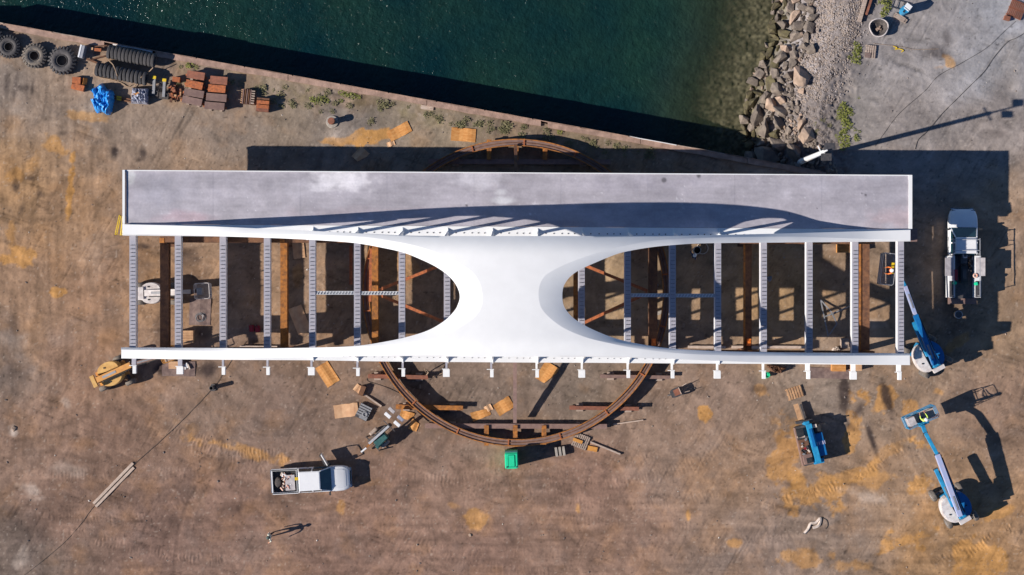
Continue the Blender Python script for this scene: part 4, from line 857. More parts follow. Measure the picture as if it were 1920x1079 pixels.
b = B(); b.box(.1, .38, .25, .5, .22, .2); b.build('housing', 'rust_orange', t_); b = B(); b.box(-.35, .42, .35, .2, .18, .1); b.build('light', 'plywood_pale', t_)
# crumpled tarpaulins
def heap(name, px, py, wpx, hpx, rot, h_, mt, lab, cat, outline=None, seed=1, mts=None):
    p = W(px, py, h_*.5); w_, l_ = wpx/PX/2, hpx/PX/2; n = 46; vs = []; fs = []
    gx, gy = np.meshgrid(np.linspace(-1.08, 1.08, n), np.linspace(-1.08, 1.08, n))
    ang = np.arctan2(gy, gx); rad = np.hypot(gx, gy)
    edge = 1+.16*np.sin(ang*3+seed)+.10*np.sin(ang*5+seed*2)
    if outline: edge = outline(ang)
    t = rad/edge; z = h_*(1-sm(.75, 1.0, t))*(.55+.55*fbm(gx*1.6+5, gy*1.6+5, seed, 4))+h_*.55*np.abs(fbm(gx*3, gy*3, seed+5, 3)-.5)*2*(t < 1)
    z = z+h_*.35*np.abs(np.sin(gx*6+fbm(gx*2, gy*2, seed+9, 3)*9))*(t < .95)
    idx = -np.ones((n, n), int); k = 0; V = []
    for j in range(n):
        for i in range(n):
            if t[j, i] < 1.03: idx[j, i] = k; k += 1; V.append((gx[j, i]*w_, gy[j, i]*l_, float(max(z[j, i], 0))+.01))
    Fs = [(int(idx[j, i]), int(idx[j, i+1]), int(idx[j+1, i+1]), int(idx[j+1, i])) for j in range(n-1) for i in range(n-1) if min(idx[j, i], idx[j, i+1], idx[j+1, i+1], idx[j+1, i]) >= 0]
    b = B(); b.add(V, Fs); o = b.build(name, mt, None, smooth=False, loc=(p.x, p.y, 0), rz=-R(rot)); tag(o, lab, cat); return o
heap('tarpaulin', 191, 186, 46, 74, 0, .62, 'tarp_blue', 'crumpled bright blue tarpaulin heap beside the tyre rows', 'tarpaulin', lambda a: .86+.14*np.cos(2*a+.5)+.08*np.sin(a*5)+np.where(np.abs(a-3.0) < .25, -.35, 0), 3)
t_ = thing('wrapped_pallet', 'silver-wrapped pallet with an orange patch, between the blue tarpaulin and the jacks', 'pallet', W(264, 181), R(-4))
o = heap('wrap', 264, 181, 34, 32, 0, .5, 'tarp_silver', None, None, lambda a: 1/np.maximum(np.abs(np.cos(a)), np.abs(np.sin(a)))*.95, 8); o.parent = t_; o.location = (0, 0, .1); o.rotation_euler = (0, 0, 0)
b = B(); b.box(0, 0, .06, 1.3, 1.2, .12); b.build('pallet_base', 'timber_grey', t_); b = B(); b.box(-.22, .12, .66, .45, .3, .06, rz=-.2); b.build('patch', 'lift_orange', t_)
for k, y in enumerate((0, .18)): b = B(); b.bar((-2.2, -.1-y, .12), (-.6, -.32-y, .12), .1, .1); b.build('pole', 'rust_dark', t_); b = B(); b.bar((-1.75, -.165-y, .18), (-1.4, -.21-y, .18), .13, .06); b.build('band', 'yellow', t_)
for x, y, lab in ((291, 163, 'grey jack stand with a yellow top, nearer the silver-wrapped pallet'), (310, 168, 'grey jack stand with a yellow top, nearer the rusty blocks')):
    t_ = thing('jack_stand', lab, 'jack stand', W(x, y), R(-5), 'yellow-topped jack stands'); b = B(); b.bar((0, -.6, .3), (0, .55, .45), .2, .3); b.build('post', 'grey_metal', t_)
    b = B(); b.box(0, .62, .62, .28, .22, .12); b.build('head', 'yellow', t_); 
    for yy in (-.35, .1, .45): b = B(); b.bar((-.35, yy, .4), (.35, yy-.03, .4), .04, .04); b.build('cross_bar', 'dark_metal', t_)
    b = B(); b.box(0, -.5, .2, .7, .5, .3); b.build('foot', 'bag_dark', t_)
# mooring bollards
t_ = thing('mooring_bollard', 'round rusty mooring bollard on a pale concrete base', 'bollard', W(623, 229)); b = B(); b.cyl((0, 0, 0), (0, 0, .1), .48, .45, 24); b.build('concrete_base', 'concrete', t_, bev=.01)
b = B(); b.cyl((0, 0, .1), (0, 0, .75), .22, .22, 18); b.build('post', 'rust_dark', t_, smooth=True); b = B(); b.cyl((0, 0, .7), (0, 0, .85), .27, .25, 18); b.build('cap', 'rust_red', t_, smooth=True)
t_ = thing('hydrant_post', 'black hollow post standing where the long dark cable passes', 'post', W(400, 727)); b = B(); b.prism([(.26*math.cos(a*math.pi/3), .3*math.sin(a*math.pi/3)) for a in range(6)], 0, .12); b.build('base', 'dark_metal', t_)
b = B(); b.cyl((0, 0, .1), (0, 0, .85), .16, .16, 14, caps=False); b.torus((0, 0, .85), .14, .035, 16, 6); b.cyl((0, 0, .4), (0, 0, .5), .1, .1, 10); b.build('tube', 'dark_metal', t_)
# cables
cable([(462, 640), (440, 668), (418, 700), (400, 727), (330, 800), (255, 868), (235, 890), (178, 948), (150, 985), (118, 1020), (60, 1068), (30, 1090)], .016, 'cable', 'long_cable', 'long dark cable running diagonally past the black post and the pale planks', 'cable')
cable([(1925, 60), (1905, 72), (1888, 80), (1862, 110), (1845, 135), (1815, 165), (1790, 190), (1765, 215), (1740, 245), (1722, 262), (1716, 280)], .018, 'cable', 'ground_cable', 'right one of the two dark cables crossing the grey gravel', 'cable')
cable([(1905, 40), (1880, 62), (1850, 90), (1800, 120), (1760, 142), (1735, 170), (1700, 200), (1680, 220), (1658, 250), (1640, 275)], .012, 'cable', 'ground_cable', 'left one of the two dark cables crossing the grey gravel', 'cable')
cable([(688, 710), (692, 716), (720, 725), (765, 745)], .02, 'cable', 'thin_cable', 'thin cable leading to the left arc of the ring track', 'cable')
cable([(1640, 82), (1690, 88), (1715, 93), (1760, 92)], .012, 'rope', 'caution_tape', 'thin pale tape strung across the gravel right of the small pallet', 'tape')
cable([(1675, 87), (1682, 90), (1678, 93), (1686, 92), (1694, 95), (1690, 98)], .035, 'yellow', 'yellow_strap', 'crumpled yellow strap on the gravel', 'strap')
cable([(800, 700, .1), (795, 692, .9), (803, 698, .7), (797, 708, .5), (806, 712, .3), (815, 706, .1), (830, 700, .1)], .04, 'rope', 'rope_coil', 'loose rope bundle at the left end of a ground beam', 'rope')
cable([(1508, 1000), (1515, 992), (1520, 982), (1530, 980), (1538, 972), (1535, 985), (1524, 990)], .12, 'litter', 'crumpled_cloth', 'pale crumpled strip of cloth on the lower right ground', 'cloth')
cable([(1540, 970), (1550, 976), (1552, 986), (1548, 992)], .03, 'cable', 'hose_piece', 'short dark hose beside the crumpled pale cloth', 'hose')
# planks
t_ = thing('plank_pair', 'pair of long pale planks laid over the cable', 'planks', W(214, 910), math.atan2(76, 74))
for y, l, x in ((.14, 4.25, .06), (-.14, 4.1, -.06)): b = B(); b.box(x, y, .05, l, .2, .06); b.build('plank', 'plank_pale', t_)
# pallets
def pallet(px, py, wpx, lpx, rot, lab, mt='timber_tan', n=7, z=0, extra=None):
    t_ = thing('pallet', lab, 'pallet', W(px, py, .15), -R(rot)); t_.location.z = z; w_, l_ = wpx/PX, lpx/PX
    for k in range(3): b = B(); b.box(0, (k-1)*(l_/2-.06), .06, w_, .09, .1); b.build('bearer', mt, t_)
    for k in range(n): b = B(); b.box(-w_/2+w_*(k+.5)/n, rr.uniform(-.01, .01), .13, w_/n*.66, l_, .03); b.build('slat', mt, t_)
    return t_
pallet(1490, 737, 30, 22, -18, 'broken tan pallet above the forks of the blue handler', 'timber_tan', 6)
t_ = pallet(1089, 828, 29, 26, 22, 'pale slatted pallet with an orange timber on it, below the ring', 'timber_grey', 8)
slab('orange_timber', 'short orange timber lying on the pale slatted pallet', 'timber', 1083.5, 827, 18, 6, 20, .15, .1, 'lift_orange'); slab('orange_timber', 'short orange timber on the ground right of the pale slatted pallet', 'timber', 1111, 842, 18, 9, 12, 0, .12, 'lift_orange')
b = B(); b.bar(W(1107, 829, .1), W(1163, 852, .1), .12, .12); tag(b.build('timber_pole', 'timber_grey'), 'long pale pole pointing away from the slatted pallet', 'pole')
pallet(1632.5, 97, 20, 24, 6, 'small weathered pallet with dark boards beside the green weeds', 'timber_grey', 5); slab('dark_board', 'dark board lying on the small weathered pallet', 'board', 1627, 104, 11, 9, 6, .15, .05, 'slab_brown')
t_ = pallet(1906, 18, 30, 32, 22, 'brown pallet at the upper right corner of the yard', 'rust_red', 9); 
slab('wood_block', 'small brown block at the corner of the upper right pallet', 'block', 1889, 34, 11, 8, 15, 0, .3, 'rust_red')
pallet(1689, 34, 26, 9, 32, 'pair of loose boards under the blue and white bag', 'timber_grey', 1)
# grey grating
t_ = thing('grating', 'grey slotted grating beside the pale plywood sheet', 'grating', W(682.5, 772.5), R(-26)); b = B(); b.box(0, 0, .12, .95, 1.15, .12); b.build('base', 'dark_metal', t_)
for k in range(5): b = B(); b.box(0, .46-k*.19, .23, .92, .13, .1); b.build('bar', 'grey_metal', t_)
b = B(); b.box(.15, -.38, .24, .6, .3, .1); b.torus((.16, -.12, .3), .16, .06, 16, 6); b.build('hub', 'grey_metal', t_)
t_ = thing('post_and_pipe', 'brown post with a thin pipe, above the grey grating', 'post', W(681, 735), math.atan2(-30, 38)); b = B(); b.box(-.1, .05, .2, .36, .75, .4, rz=.3); b.build('post', 'rust_dark', t_); b = B(); b.bar((.1, -.1, .12), (1.75, .0, .12), .13, .1); b.build('pipe', 'timber_grey', t_)
t_ = thing('concrete_weights', 'three small grey slabs standing side by side below the ring', 'concrete slabs', W(1050, 846), R(8))
for k in range(3): b = B(); b.box(-.28+k*.28, 0, .2, .2, .7, .4); b.build('slab', 'concrete', t_, bev=.02)
t_ = thing('steel_pipe', 'open ended brown pipe at the right foot of the ring', 'pipe', W(1131, 799)); b = B(); b.cyl((-.5, .02, .22), (.1, 0, .22), .13, .13, 14, caps=False); b.torus((0.05, 0, .36), .14, .05, 18, 6); b.build('tube', 'rust_red', t_)
b = B(); b.bar(W(1150, 796, .1), W(1206, 788, .1), .09, .09); tag(b.build('thin_pipe', 'plank_pale'), 'thin pale pipe on the ground right of the ring foot', 'pipe')
# wheelbarrow
t_ = thing('wheelbarrow', 'wheelbarrow with a dark wheel end standing alone right of the ring', 'wheelbarrow', W(1267, 735), R(24))
b = B(); b.prism([(-.42, -.22), (-.2, -.3), (.3, -.3), (.32, .3), (-.2, .3), (-.42, .22)], .3, .62, 1.15); b.build('tray', 'dark_metal', t_); b = B(); b.prism([(-.2, -.22), (.26, -.24), (.26, .24), (-.2, .22)], .6, .68); b.build('load', 'rust_red', t_)
for s in (-1, 1): b = B(); b.bar((-.5, s*.12, .25), (.95, s*.3, .6), .04, .04); b.build('handle', 'timber_grey', t_)
b = B(); b.torus((-.5, 0, .2), .15, .06, 18, 8, 'Y'); b.build('wheel', 'black_rubber', t_)
b = B(); b.box(.27, 0, .66, .06, .55, .06); b.build('rim_bar', 'plank_pale', t_)
# portable toilet
t_ = thing('portable_toilet', 'bright green portable toilet just below the ring', 'portable toilet', W(959, 858), R(2)); b = B(); b.box(0, 0, 1.0, .95, 1.25, 1.9, top=(.97, .97)); b.build('cabin', 'toilet_green', t_, bev=.03)
b = B(); b.box(0, -.06, 2.0, 1.0, 1.15, .12, top=(.9, .9)); b.box(0, -.06, 2.08, .5, .9, .06); b.build('roof', 'toilet_green', t_, bev=.03); b = B(); b.box(0, .62, 2.0, .9, .14, .12); b.build('vent_edge', 'teal_paint', t_)
for s in (-1, 1): b = B(); b.cyl((s*.36, -.5, 2.06), (s*.36, -.5, 2.12), .06, n=10); b.build('roof_bolt', 'teal_paint', t_)
b = B(); b.box(0, -.64, 1.0, .7, .04, 1.7); b.build('door', 'toilet_green', t_)
# lamp pole, standing at the quay end
lp = W(1503, 303); lp = Vector((lp.x, lp.y, -1.0)); t_ = thing('lamp_pole', 'white lamp pole leaning out above the boulders, casting a long shadow', 'lamp pole', lp)
b = B(); b.cyl((0, 0, 0), (0, 0, 9.8), .22, .15, 14); b.build('pole', 'fascia_paint', t_, smooth=True)
b = B(); b.cyl((0, 0, 9.8), (0, 0, 11.2), .07, .06, 8); b.bar((-.35, .45, 9.7), (.1, -.55, 9.75), .07, .07); b.build('cross_arm', 'fascia_paint', t_)
for x, y, z in ((.25, .3, 10.9), (.1, -.4, 10.5)): b = B(); b.box(x, y, z, .75, .5, .16); b.build('lamp_head', 'dark_metal', t_, bev=.03)
b = B(); b.cyl((0, 0, 0), (0, 0, .3), .4, .4, 14); b.build('base', 'concrete', t_)
# big bag, tank and long timbers in the upper right
t_ = thing('bulk_bag', 'open round bulk bag with a pale rim and dark contents', 'bulk bag', W(1645, 54)); b = B(); rings = []
for r_, z in ((.55, 0), (.68, .25), (.70, .5), (.66, .55), (.56, .42), (.4, .22), (.12, .2)):
    rings.append([(r_*math.cos(a*.2618)*(1+.05*math.sin(a*.7854)), r_*math.sin(a*.2618)*(1+.04*math.cos(a*.5236)), z+.03*math.sin(a)) for a in range(24)])
b.loft(rings); b.build('sack', 'bag_dark', t_, smooth=True); b = B(); b.tube([(.69*math.cos(a*.2618)*(1+.05*math.sin(a*.7854)), .69*math.sin(a*.2618)*(1+.04*math.cos(a*.5236)), .52+.04*math.sin(a)) for a in range(25)], .05, 6); b.build('rim', 'bag_white', t_)
for x, y, s in ((0, -.05, .13), (-.12, -.14, .12), (.12, .08, .1), (.2, -.1, .08)): b = B(); b.box(x, y, .3, s*2, s*1.3, s, rz=x*7); b.build('lump', 'rock_tan', t_, bev=.03)
t_ = thing('water_tank', 'blue tank with a white lid standing on boards in the upper right', 'tank', W(1694, 21), R(-38)); b = B(); b.prism([(.28*math.cos(a)*(1.1 if abs(math.cos(a)) > .7 else 1), .42*math.sin(a)) for a in [i*math.pi/8 for i in range(16)]], .05, 1.1, .92); b.build('tank_body', 'blue_paint', t_)
b = B(); b.box(0, .2, 1.13, .5, .36, .08); b.build('lid', 'car_white', t_, bev=.02); b = B(); b.box(0, -.08, 1.14, .44, .06, .08); b.build('label_band', 'car_white', t_)
b = B(); b.box(-.04, -.28, 1.1, .12, .2, .06); b.build('spout', 'black_plastic', t_)
b = B(); b.bar(W(1628, -20, .15), W(1611, 41, .15), .28, .22); tag(b.build('long_timber', 'timber_grey'), 'pale long timber at the top edge, left of the reddish one', 'timber'); b = B(); b.bar(W(1640, -20, .15), W(1624, 28, .15), .16, .2); tag(b.build('long_timber', 'rust_red'), 'reddish long timber at the top edge, left of the green weeds', 'timber')
t_ = thing('fallen_ladder', 'dark ladder frame on the gravel left of the blue tank', 'ladder', W(1682, 10), R(-20))
for y in (-.32, .32): b = B(); b.bar((-1.0, y, .1), (.9, y+.1, .1), .05, .05); b.build('side_rail', 'dark_metal', t_)
for k in range(5): b = B(); b.bar((-.8+k*.4, -.32, .1), (-.8+k*.4, .36, .1), .04, .04); b.build('rung', 'dark_metal', t_)
# bits of litter and pale rocks
for x, y, s, lab in ((25, 804, .32, 'pale crusty lump alone on the left ground'), (882, 1004, .2, 'thin pale scrap in the lower middle of the yard'), (1504, 64, .22, 'pale stone block standing out in the bank rubble'), (500, 1052, .06, 'tiny pale scrap below the standing person')):
    tag(link(rock_meshes['rock_tan'][2], 'pale_lump', None, W(x, y, .03), (0, 0, x), (s, s*.9, s*.5)), lab, 'lump')
b = B(); b.box(0, 0, .06, .95, .3, .1); b.box(.3, .1, .1, .3, .2, .1, rz=.5); tag(b.build('driftwood', 'plank_pale', loc=W(801, 202.5), rz=-.12), 'short pale plank lying just behind the quay capping', 'plank')

# ------------------------------------------------------------------ goods under and around the bridge
for x, y, lab in ((473, 616, 'left one of the two dark red fuel cans in the bridge shadow'), (484, 617, 'right one of the two dark red fuel cans in the bridge shadow')):
    t_ = thing('fuel_can', lab, 'fuel can', W(x, y), R(5), 'red fuel cans'); b = B(); b.box(0, 0, .22, .34, .5, .44); b.build('body', 'red', t_, bev=.03); b = B(); b.tube([(0, .1, .44), (0, .2, .56), (0, .35, .5)], .03, 6); b.build('spout', 'black_plastic', t_)
def crate(px, py, a, c, rot, h_, mt, lab, n=5):
    t_ = thing('crate', lab, 'crate', W(px, py, h_), -R(rot)); t_.location.z = 0; w_, l_ = a/PX, c/PX
    b = B(); b.box(0, 0, h_/2, w_-.06, l_-.06, h_-.06); b.build('body', mt, t_)
    for k in range(n): b = B(); b.box(0, -l_/2+l_*(k+.5)/n, h_-.02, w_, l_/n*.8, .04); b.build('board', mt, t_)
    return t_
crate(1590, 466, 38, 17, 0, .9, 'plywood', 'orange crate beside the deck girder under the right end of the bridge'); crate(1573, 690, 26, 14, 0, .7, 'plywood', 'orange crate below the bridge edge at the right, between two outriggers'); crate(1605, 690, 22, 12, 0, .6, 'plywood_pale', 'pale crate right of the orange crate below the bridge edge')
crate(345, 632, 34, 24, 0, .8, 'timber_tan', 'tan crate beside the first trestle beam under the bridge'); crate(326, 685, 20, 14, 0, .5, 'plywood_pale', 'pale crate on the brown plate at the left end, left of the outrigger'); 
crate(1585, 644, 14, 18, 0, .8, 'timber_grey', 'grey crate near the far right trestle beam')
t_ = thing('paper_stack', 'white papers or tins on the brown plate at the left end', 'tins', W(346, 686), 0)
for k in range(6): b = B(); b.box(-.3+k*.13, rr.uniform(-.1, .1), .12, .1, .4, .2, rz=.2*(k % 3)); b.build('tin', rr.choice(['car_white', 'litter', 'red']), t_)
heap('white_bag', 1568, 655, 14, 9, 0, .4, 'litter', 'white plastic bag near the girder in the right opening', 'bag', None, 4)
heap('scrap_heap', 1455, 692, 34, 14, 12, .5, 'rust_dark', 'dark brown scrap heap below the bridge edge near the green bucket', 'scrap heap', None, 6)
t_ = thing('bucket', 'small green bucket at the bridge edge beside the brown scrap', 'bucket', W(1437, 703)); b = B(); b.cyl((0, 0, 0), (0, 0, .4), .16, .2, 16, caps=False); b.cyl((0, 0, .25), (0, 0, .3), .15, .15, 12); b.torus((0, 0, .4), .2, .02, 18, 5); b.build('pail', 'toilet_green', t_)
t_ = thing('rubber_drum', 'dark round drum in the shadow below the service truck', 'drum', W(1793, 590)); b = B(); b.cyl((0, 0, 0), (0, 0, .7), .28, .28, 18); b.build('drum', 'dark_metal', t_, smooth=True); b = B(); b.torus((0, 0, .7), .28, .025, 20, 6); b.build('rim', 'galv', t_)
t_ = thing('leaning_frame', 'thin steel frame leaning in shadow below the right opening', 'frame', W(1553, 590), R(10))
for a, c in (((-.4, 1.2, .1), (-.3, -1.6, .1)), ((-.4, 1.2, .1), (.2, .1, .5)), ((-.3, -.1, .3), (1.9, .4, .3)), ((.2, .1, .5), (.5, -.8, .1)), ((.5, -.8, .1), (-.2, -1.5, .1))): b = B(); b.bar(a, c, .09, .07); b.build('member', 'grey_metal', t_)
t_ = thing('cable_reel', 'round bundle of wire on the ground beside the grey-brown plate', 'wire bundle', W(376, 596)); 
for k in range(5): b = B(); b.torus((rr.uniform(-.06, .06), rr.uniform(-.06, .06), .05+k*.03), .36-.03*k, .015, 26, 5); b.build('coil', 'grey_metal', t_)
for x, y, lab in ((1443, 523, 'pale blue-white tin in shadow in the right opening'), (1230, 537, 'pale bag of grit beside a trestle beam in the right opening')):
    heap('small_bag', x, y, 9, 10, 20, .3, 'tarp_silver', lab, 'bag', None, int(x))
b = B(); b.box(0, 0, .06, .9, .3, .12); tag(b.build('kerb_block', 'concrete', loc=W(1232, 588), rz=.3), 'pale block on the ground beside the second post of the right opening', 'block')
for x0, x1, lab in ((1290, 1360, 'long pale timber in the first bay along the far edge girder'), (1372, 1430, 'long pale timber in the second bay along the far edge girder'), (1436, 1510, 'long pale timber in the third bay along the far edge girder'), (450, 520, 'pale timber in the left opening along the far edge girder')):
    b = B(); b.bar(W(x0, 651, .15), W(x1, 651.5, .15), .2, .25); tag(b.build('long_sleeper', 'plank_pale'), lab, 'timber')

# ------------------------------------------------------------------ vehicles
def rr_ring(x, hw, z0, z1, r_=.12, n=3):
    pts = []
    for cy, cz, a0 in ((hw-r_, z1-r_, 0), (-hw+r_, z1-r_, 90), (-hw+r_*.5, z0+r_*.5, 180), (hw-r_*.5, z0+r_*.5, 270)):
        rr_ = r_ if a0 < 180 else r_*.5
        for k in range(n+1): a = R(a0+90*k/n); pts.append((x, cy+rr_*math.cos(a), cz+rr_*math.sin(a)))
    return pts
def wheel(parent, x, y, r_, w_, yaw=0, rim='grey_metal', tyre='black_rubber', name='wheel'):
    o = bpy.data.objects.new(name, None); C.objects.link(o); o.parent = parent; o.location = (x, y, r_); o.rotation_euler = (0, 0, yaw)
    b = B(); b.torus((0, 0, 0), r_*.74, r_*.27, 24, 8, 'Y', w_/2/(r_*.27)); b.build('tyre', tyre, o, smooth=True)
    b = B(); b.cyl((0, -w_*.35, 0), (0, w_*.35, 0), r_*.5, n=14); b.build('rim', rim, o); return o
def quadp(name, parent, pts, mt, th=.012):
    p = [Vector(q) for q in pts]; nrm = (p[1]-p[0]).cross(p[2]-p[0]).normalized()*th; b = B(); b.add(p+[q+nrm for q in p], [(3, 2, 1, 0), (4, 5, 6, 7), (0, 1, 5, 4), (1, 2, 6, 5), (2, 3, 7, 6), (3, 0, 4, 7)]); return b.build(name, mt, parent)
def truck(name, lab, cat, px, py, heading, ln=5.8, service=False):
    p = W(px, py, .9); t_ = thing(name, lab, cat, (p.x, p.y, 0), heading); h = ln/2
    xc = -h+1.95 if not service else -h+3.25                 # cab rear
    ca = ln/5.8 if not service else 1.0
    # lower body from the cab rear to the nose
    b = B(); b.loft([rr_ring(xc, .93, .42, 1.08), rr_ring(h-1.5, .94, .42, 1.10), rr_ring(h-1.1, .95, .42, 1.09), rr_ring(h-.5, .93, .45, 1.03, .16), rr_ring(h-.16, .84, .5, .95, .18), rr_ring(h, .70, .55, .85, .14)]); b.build('body', 'car_white', t_, smooth=True)
    b = B(); b.loft([rr_ring(h-1.32, .74, 1.0, 1.135, .05), rr_ring(h-.5, .70, .9, 1.075, .05), rr_ring(h-.28, .62, .8, 1.0, .05)]); b.build('hood', 'car_white', t_, smooth=True)
    for s in (-1, 1): b = B(); b.box(h-.13, s*.62, .82, .16, .3, .2, rz=-s*.3); b.build('headlight', 'chrome', t_, bev=.02)
    b = B(); b.box(h+.01, 0, .66, .1, 1.0, .26); b.build('grille', 'black_plastic', t_); b = B(); b.box(h+.03, 0, .5, .16, 1.5, .16); b.build('bumper', 'chrome', t_, bev=.02)
    # greenhouse
    xr0, xr1 = xc+.15, h-2.15; xw = h-1.38; zr = 1.78
    def gr(x, hw, z): return x, hw, z
    b = B(); ring0 = [(xc+.02, -.86, 1.06), (xw, -.86, 1.06), (xw, .86, 1.06), (xc+.02, .86, 1.06)]; ring1 = [(xr0, -.70, zr-.06), (xr1, -.68, zr-.06), (xr1, .68, zr-.06), (xr0, .70, zr-.06)]
    b.loft([ring0, ring1]); b.build('cab', 'black_plastic', t_)
    b = B(); b.loft([[(xr0-.03, -.74, zr-.07), (xr1+.06, -.72, zr-.07), (xr1+.06, .72, zr-.07), (xr0-.03, .74, zr-.07)], [(xr0+.02, -.68, zr), (xr1-.02, -.64, zr), (xr1-.02, .64, zr), (xr0+.02, .68, zr)]]); b.build('roof', 'car_white', t_, bev=.02)
    quadp('windshield', t_, [(xw+.01, -.80, 1.08), (xw+.01, .80, 1.08), (xr1+.07, .66, zr-.08), (xr1+.07, -.66, zr-.08)], 'glass')
    quadp('rear_window', t_, [(xc+.0, .7, 1.2), (xc+.0, -.7, 1.2), (xr0-.02, -.62, zr-.1), (xr0-.02, .62, zr-.1)], 'glass')
    xm = (xc+xw)/2-.1
    for s in (-1, 1):
        for a, c in ((xc+.14, xm-.08), (xm+.06, xw-.25)):
            q = [(a, s*.87, 1.1), (c, s*.87, 1.1), (min(c, xr1+.03) if c > xr1 else c, s*.72, zr-.12), (max(a, xr0+.05), s*.72, zr-.12)]
            quadp('side_window', t_, q if s < 0 else q[::-1], 'glass')
        for x in (xc+.06, xm): b = B(); b.bar((x, s*.885, 1.08), (x+(.1 if x < xm else 0), s*.72, zr-.05), .09, .05); b.build('pillar', 'car_white', t_)
        b = B(); b.bar((xw-.02, s*.87, 1.08), (xr1+.06, s*.70, zr-.05), .07, .06); b.build('pillar', 'car_white', t_)
        b = B(); b.box(xw-.12, s*1.08, 1.15, .12, .24, .18); b.bar((xw-.1, s*.9, 1.1), (xw-.12, s*1.1, 1.12), .05, .05); b.build('mirror', 'black_plastic', t_)
        for x in (xm-.35, xw-.75): b = B(); b.box(x, s*.955, .95, .16, .03, .04); b.build('door_handle', 'black_plastic', t_)
    for x in (-h+1.15, h-1.0):
        for s in (-1, 1): wheel(t_, x, s*.80, .39, .26)
    b = B(); b.bar((-h+.2, 0, .5), (h-.4, 0, .5), .9, .2); b.build('chassis', 'black_plastic', t_)
    return t_, h, xc, xw
pk, h, xc, xw = truck('pickup_truck', 'white crew cab pickup with its upper side door swung open', 'pickup truck', 583, 900, R(3.2))
b = B(); b.box((-h+xc)/2, 0, .72, xc+h, 1.6, .08); b.build('bed_floor', 'black_plastic', pk)
for s in (-1, 1):
    b = B(); b.loft([rr_ring(-h+.02, .075, .5, 1.10, .04), rr_ring(xc, .075, .5, 1.12, .04)]); o = b.build('bed_side', 'car_white', pk, loc=(0, s*.87, 0))
    b = B(); b.box((-h+xc)/2, s*.86, 1.125, xc+h-.05, .07, .03); b.build('bed_rail', 'black_plastic', pk)
b = B(); b.box(-h+.04, 0, .80, .08, 1.62, .6); b.build('tailgate', 'car_white', pk, bev=.01); b = B(); b.box(-h-.08, 0, .5, .14, 1.7, .14); b.build('rear_bumper', 'chrome', pk)
b = B(); b.box(xc-.06, 0, .92, .08, 1.62, .5); b.build('bed_front', 'car_white', pk)
b = B(); b.box(xc-.02, .2, 1.5, .3, .22, .06); b.build('roof_light', 'yellow', pk); b = B(); b.bar((xc-.03, -.8, 1.3), (xc-.03, .8, 1.3), .07, .07); b.build('headache_bar', 'grey_metal', pk)
b = B(); b.box(xc-.6, -.12, .99, .7, 1.15, .06); o = b.build('bed_lid', 'lift_grey', pk)
dr = B(); dr.box(.0, .55, .78, .09, 1.1, .68); o = dr.build('open_door', 'car_white', pk, loc=(xw-.18, .93, 0), rz=R(27), bev=.02)
d2 = B(); 
for a, c in (((0, .03, 1.12), (-.06, .2, 1.68)), ((-.06, .2, 1.68), (-.06, 1.0, 1.66)), ((-.06, 1.0, 1.66), (0, 1.09, 1.12))): d2.bar(a, c, .06, .06)
d2.build('window_frame', 'dark_metal', o); d2 = B(); d2.box(.2, .12, 1.1, .14, .22, .16); d2.build('mirror', 'black_plastic', o); d2 = B(); d2.box(-.06, .5, .8, .04, .8, .5); d2.build('door_trim', 'black_plastic', o)
b = B(); b.box(xw-.75, .93, .8, 1.0, .03, .62); b.build('door_opening', 'black_plastic', pk)
# load in the pickup bed
q = W(535, 902, 1.1); t_ = thing('copper_scrap', 'heap of copper and white scrap in the open pickup bed', 'scrap', (q.x, q.y, .76), R(3))
for k in range(46): b = B(); b.box(rr.gauss(0, .16), rr.uniform(-.6, .55), .05+rr.random()*.25, rr.uniform(.08, .3), rr.uniform(.05, .12), .05, rz=rr.uniform(0, 3), rx=rr.gauss(0, .4)); b.build('piece', rr.choice(['copper', 'copper', 'litter', 'rust_red', 'car_white']), t_)
q = W(521, 905, 1.0); t_ = thing('tool_bag', 'black round bag at the tail of the pickup bed', 'bag', (q.x, q.y, .76)); b = B(); b.loft([[(r_*math.cos(a*.5236)*.26, r_*math.sin(a*.5236)*.4, z) for a in range(12)] for r_, z in ((.9, 0), (1, .15), (.8, .3), (.3, .34))]); b.build('sack', 'bag_dark', t_, smooth=True)
# service truck
sv, h, xc, xw = truck('service_truck', 'white service truck with open side bins parked right of the bridge', 'service truck', 1806, 477, R(90), 6.7, True)
b = B(); b.box((-h+xc)/2, 0, .72, xc+h-.1, 1.3, .1); b.build('bed_floor', 'dark_metal', sv)
for s in (-1, 1):
    b = B(); b.box((-h+xc)/2+.05, s*.86, .9, xc+h-.15, .42, .95); b.build('side_bin', 'car_white', sv, bev=.015)
    b = B(); b.box(xc-.85, s*1.02, 1.42, 1.35, .62, .05, rx=s*.12); b.build('bin_lid', 'lift_grey', sv)
    b = B(); b.box(-h+.75, s*.86, 1.385, 1.2, .34, .02); b.build('bin_tray', 'dark_metal', sv)
    b = B(); b.bar((h-2.2, s*.86, 1.95), (-h+.2, s*.86, 1.95), .045, .045); 
    for x in (h-2.25, xc+.1, -h+.25): b.bar((x, s*.86, 1.3), (x, s*.86, 1.95), .045, .045)
    b.build('ladder_rack', 'galv', sv)
for x in (h-2.3, xc+.35): b = B(); b.bar((x, -.86, 1.98), (x, .86, 1.98), .045, .045); b.build('rack_bar', 'galv', sv)
b = B(); b.box(-h-.12, 0, .62, .5, 1.9, .08); b.build('step_bumper', 'rust_grey', sv)
b = B(); b.box(-h+.2, .42, .5, .1, .5, .2); b.build('vise_mount', 'dark_metal', sv)
sv.scale = (1, 1.12, 1)
def onsv(x, y, z): c, s_ = 0, 1; o = sv.location; return Vector((o.x-y, o.y+x, z))
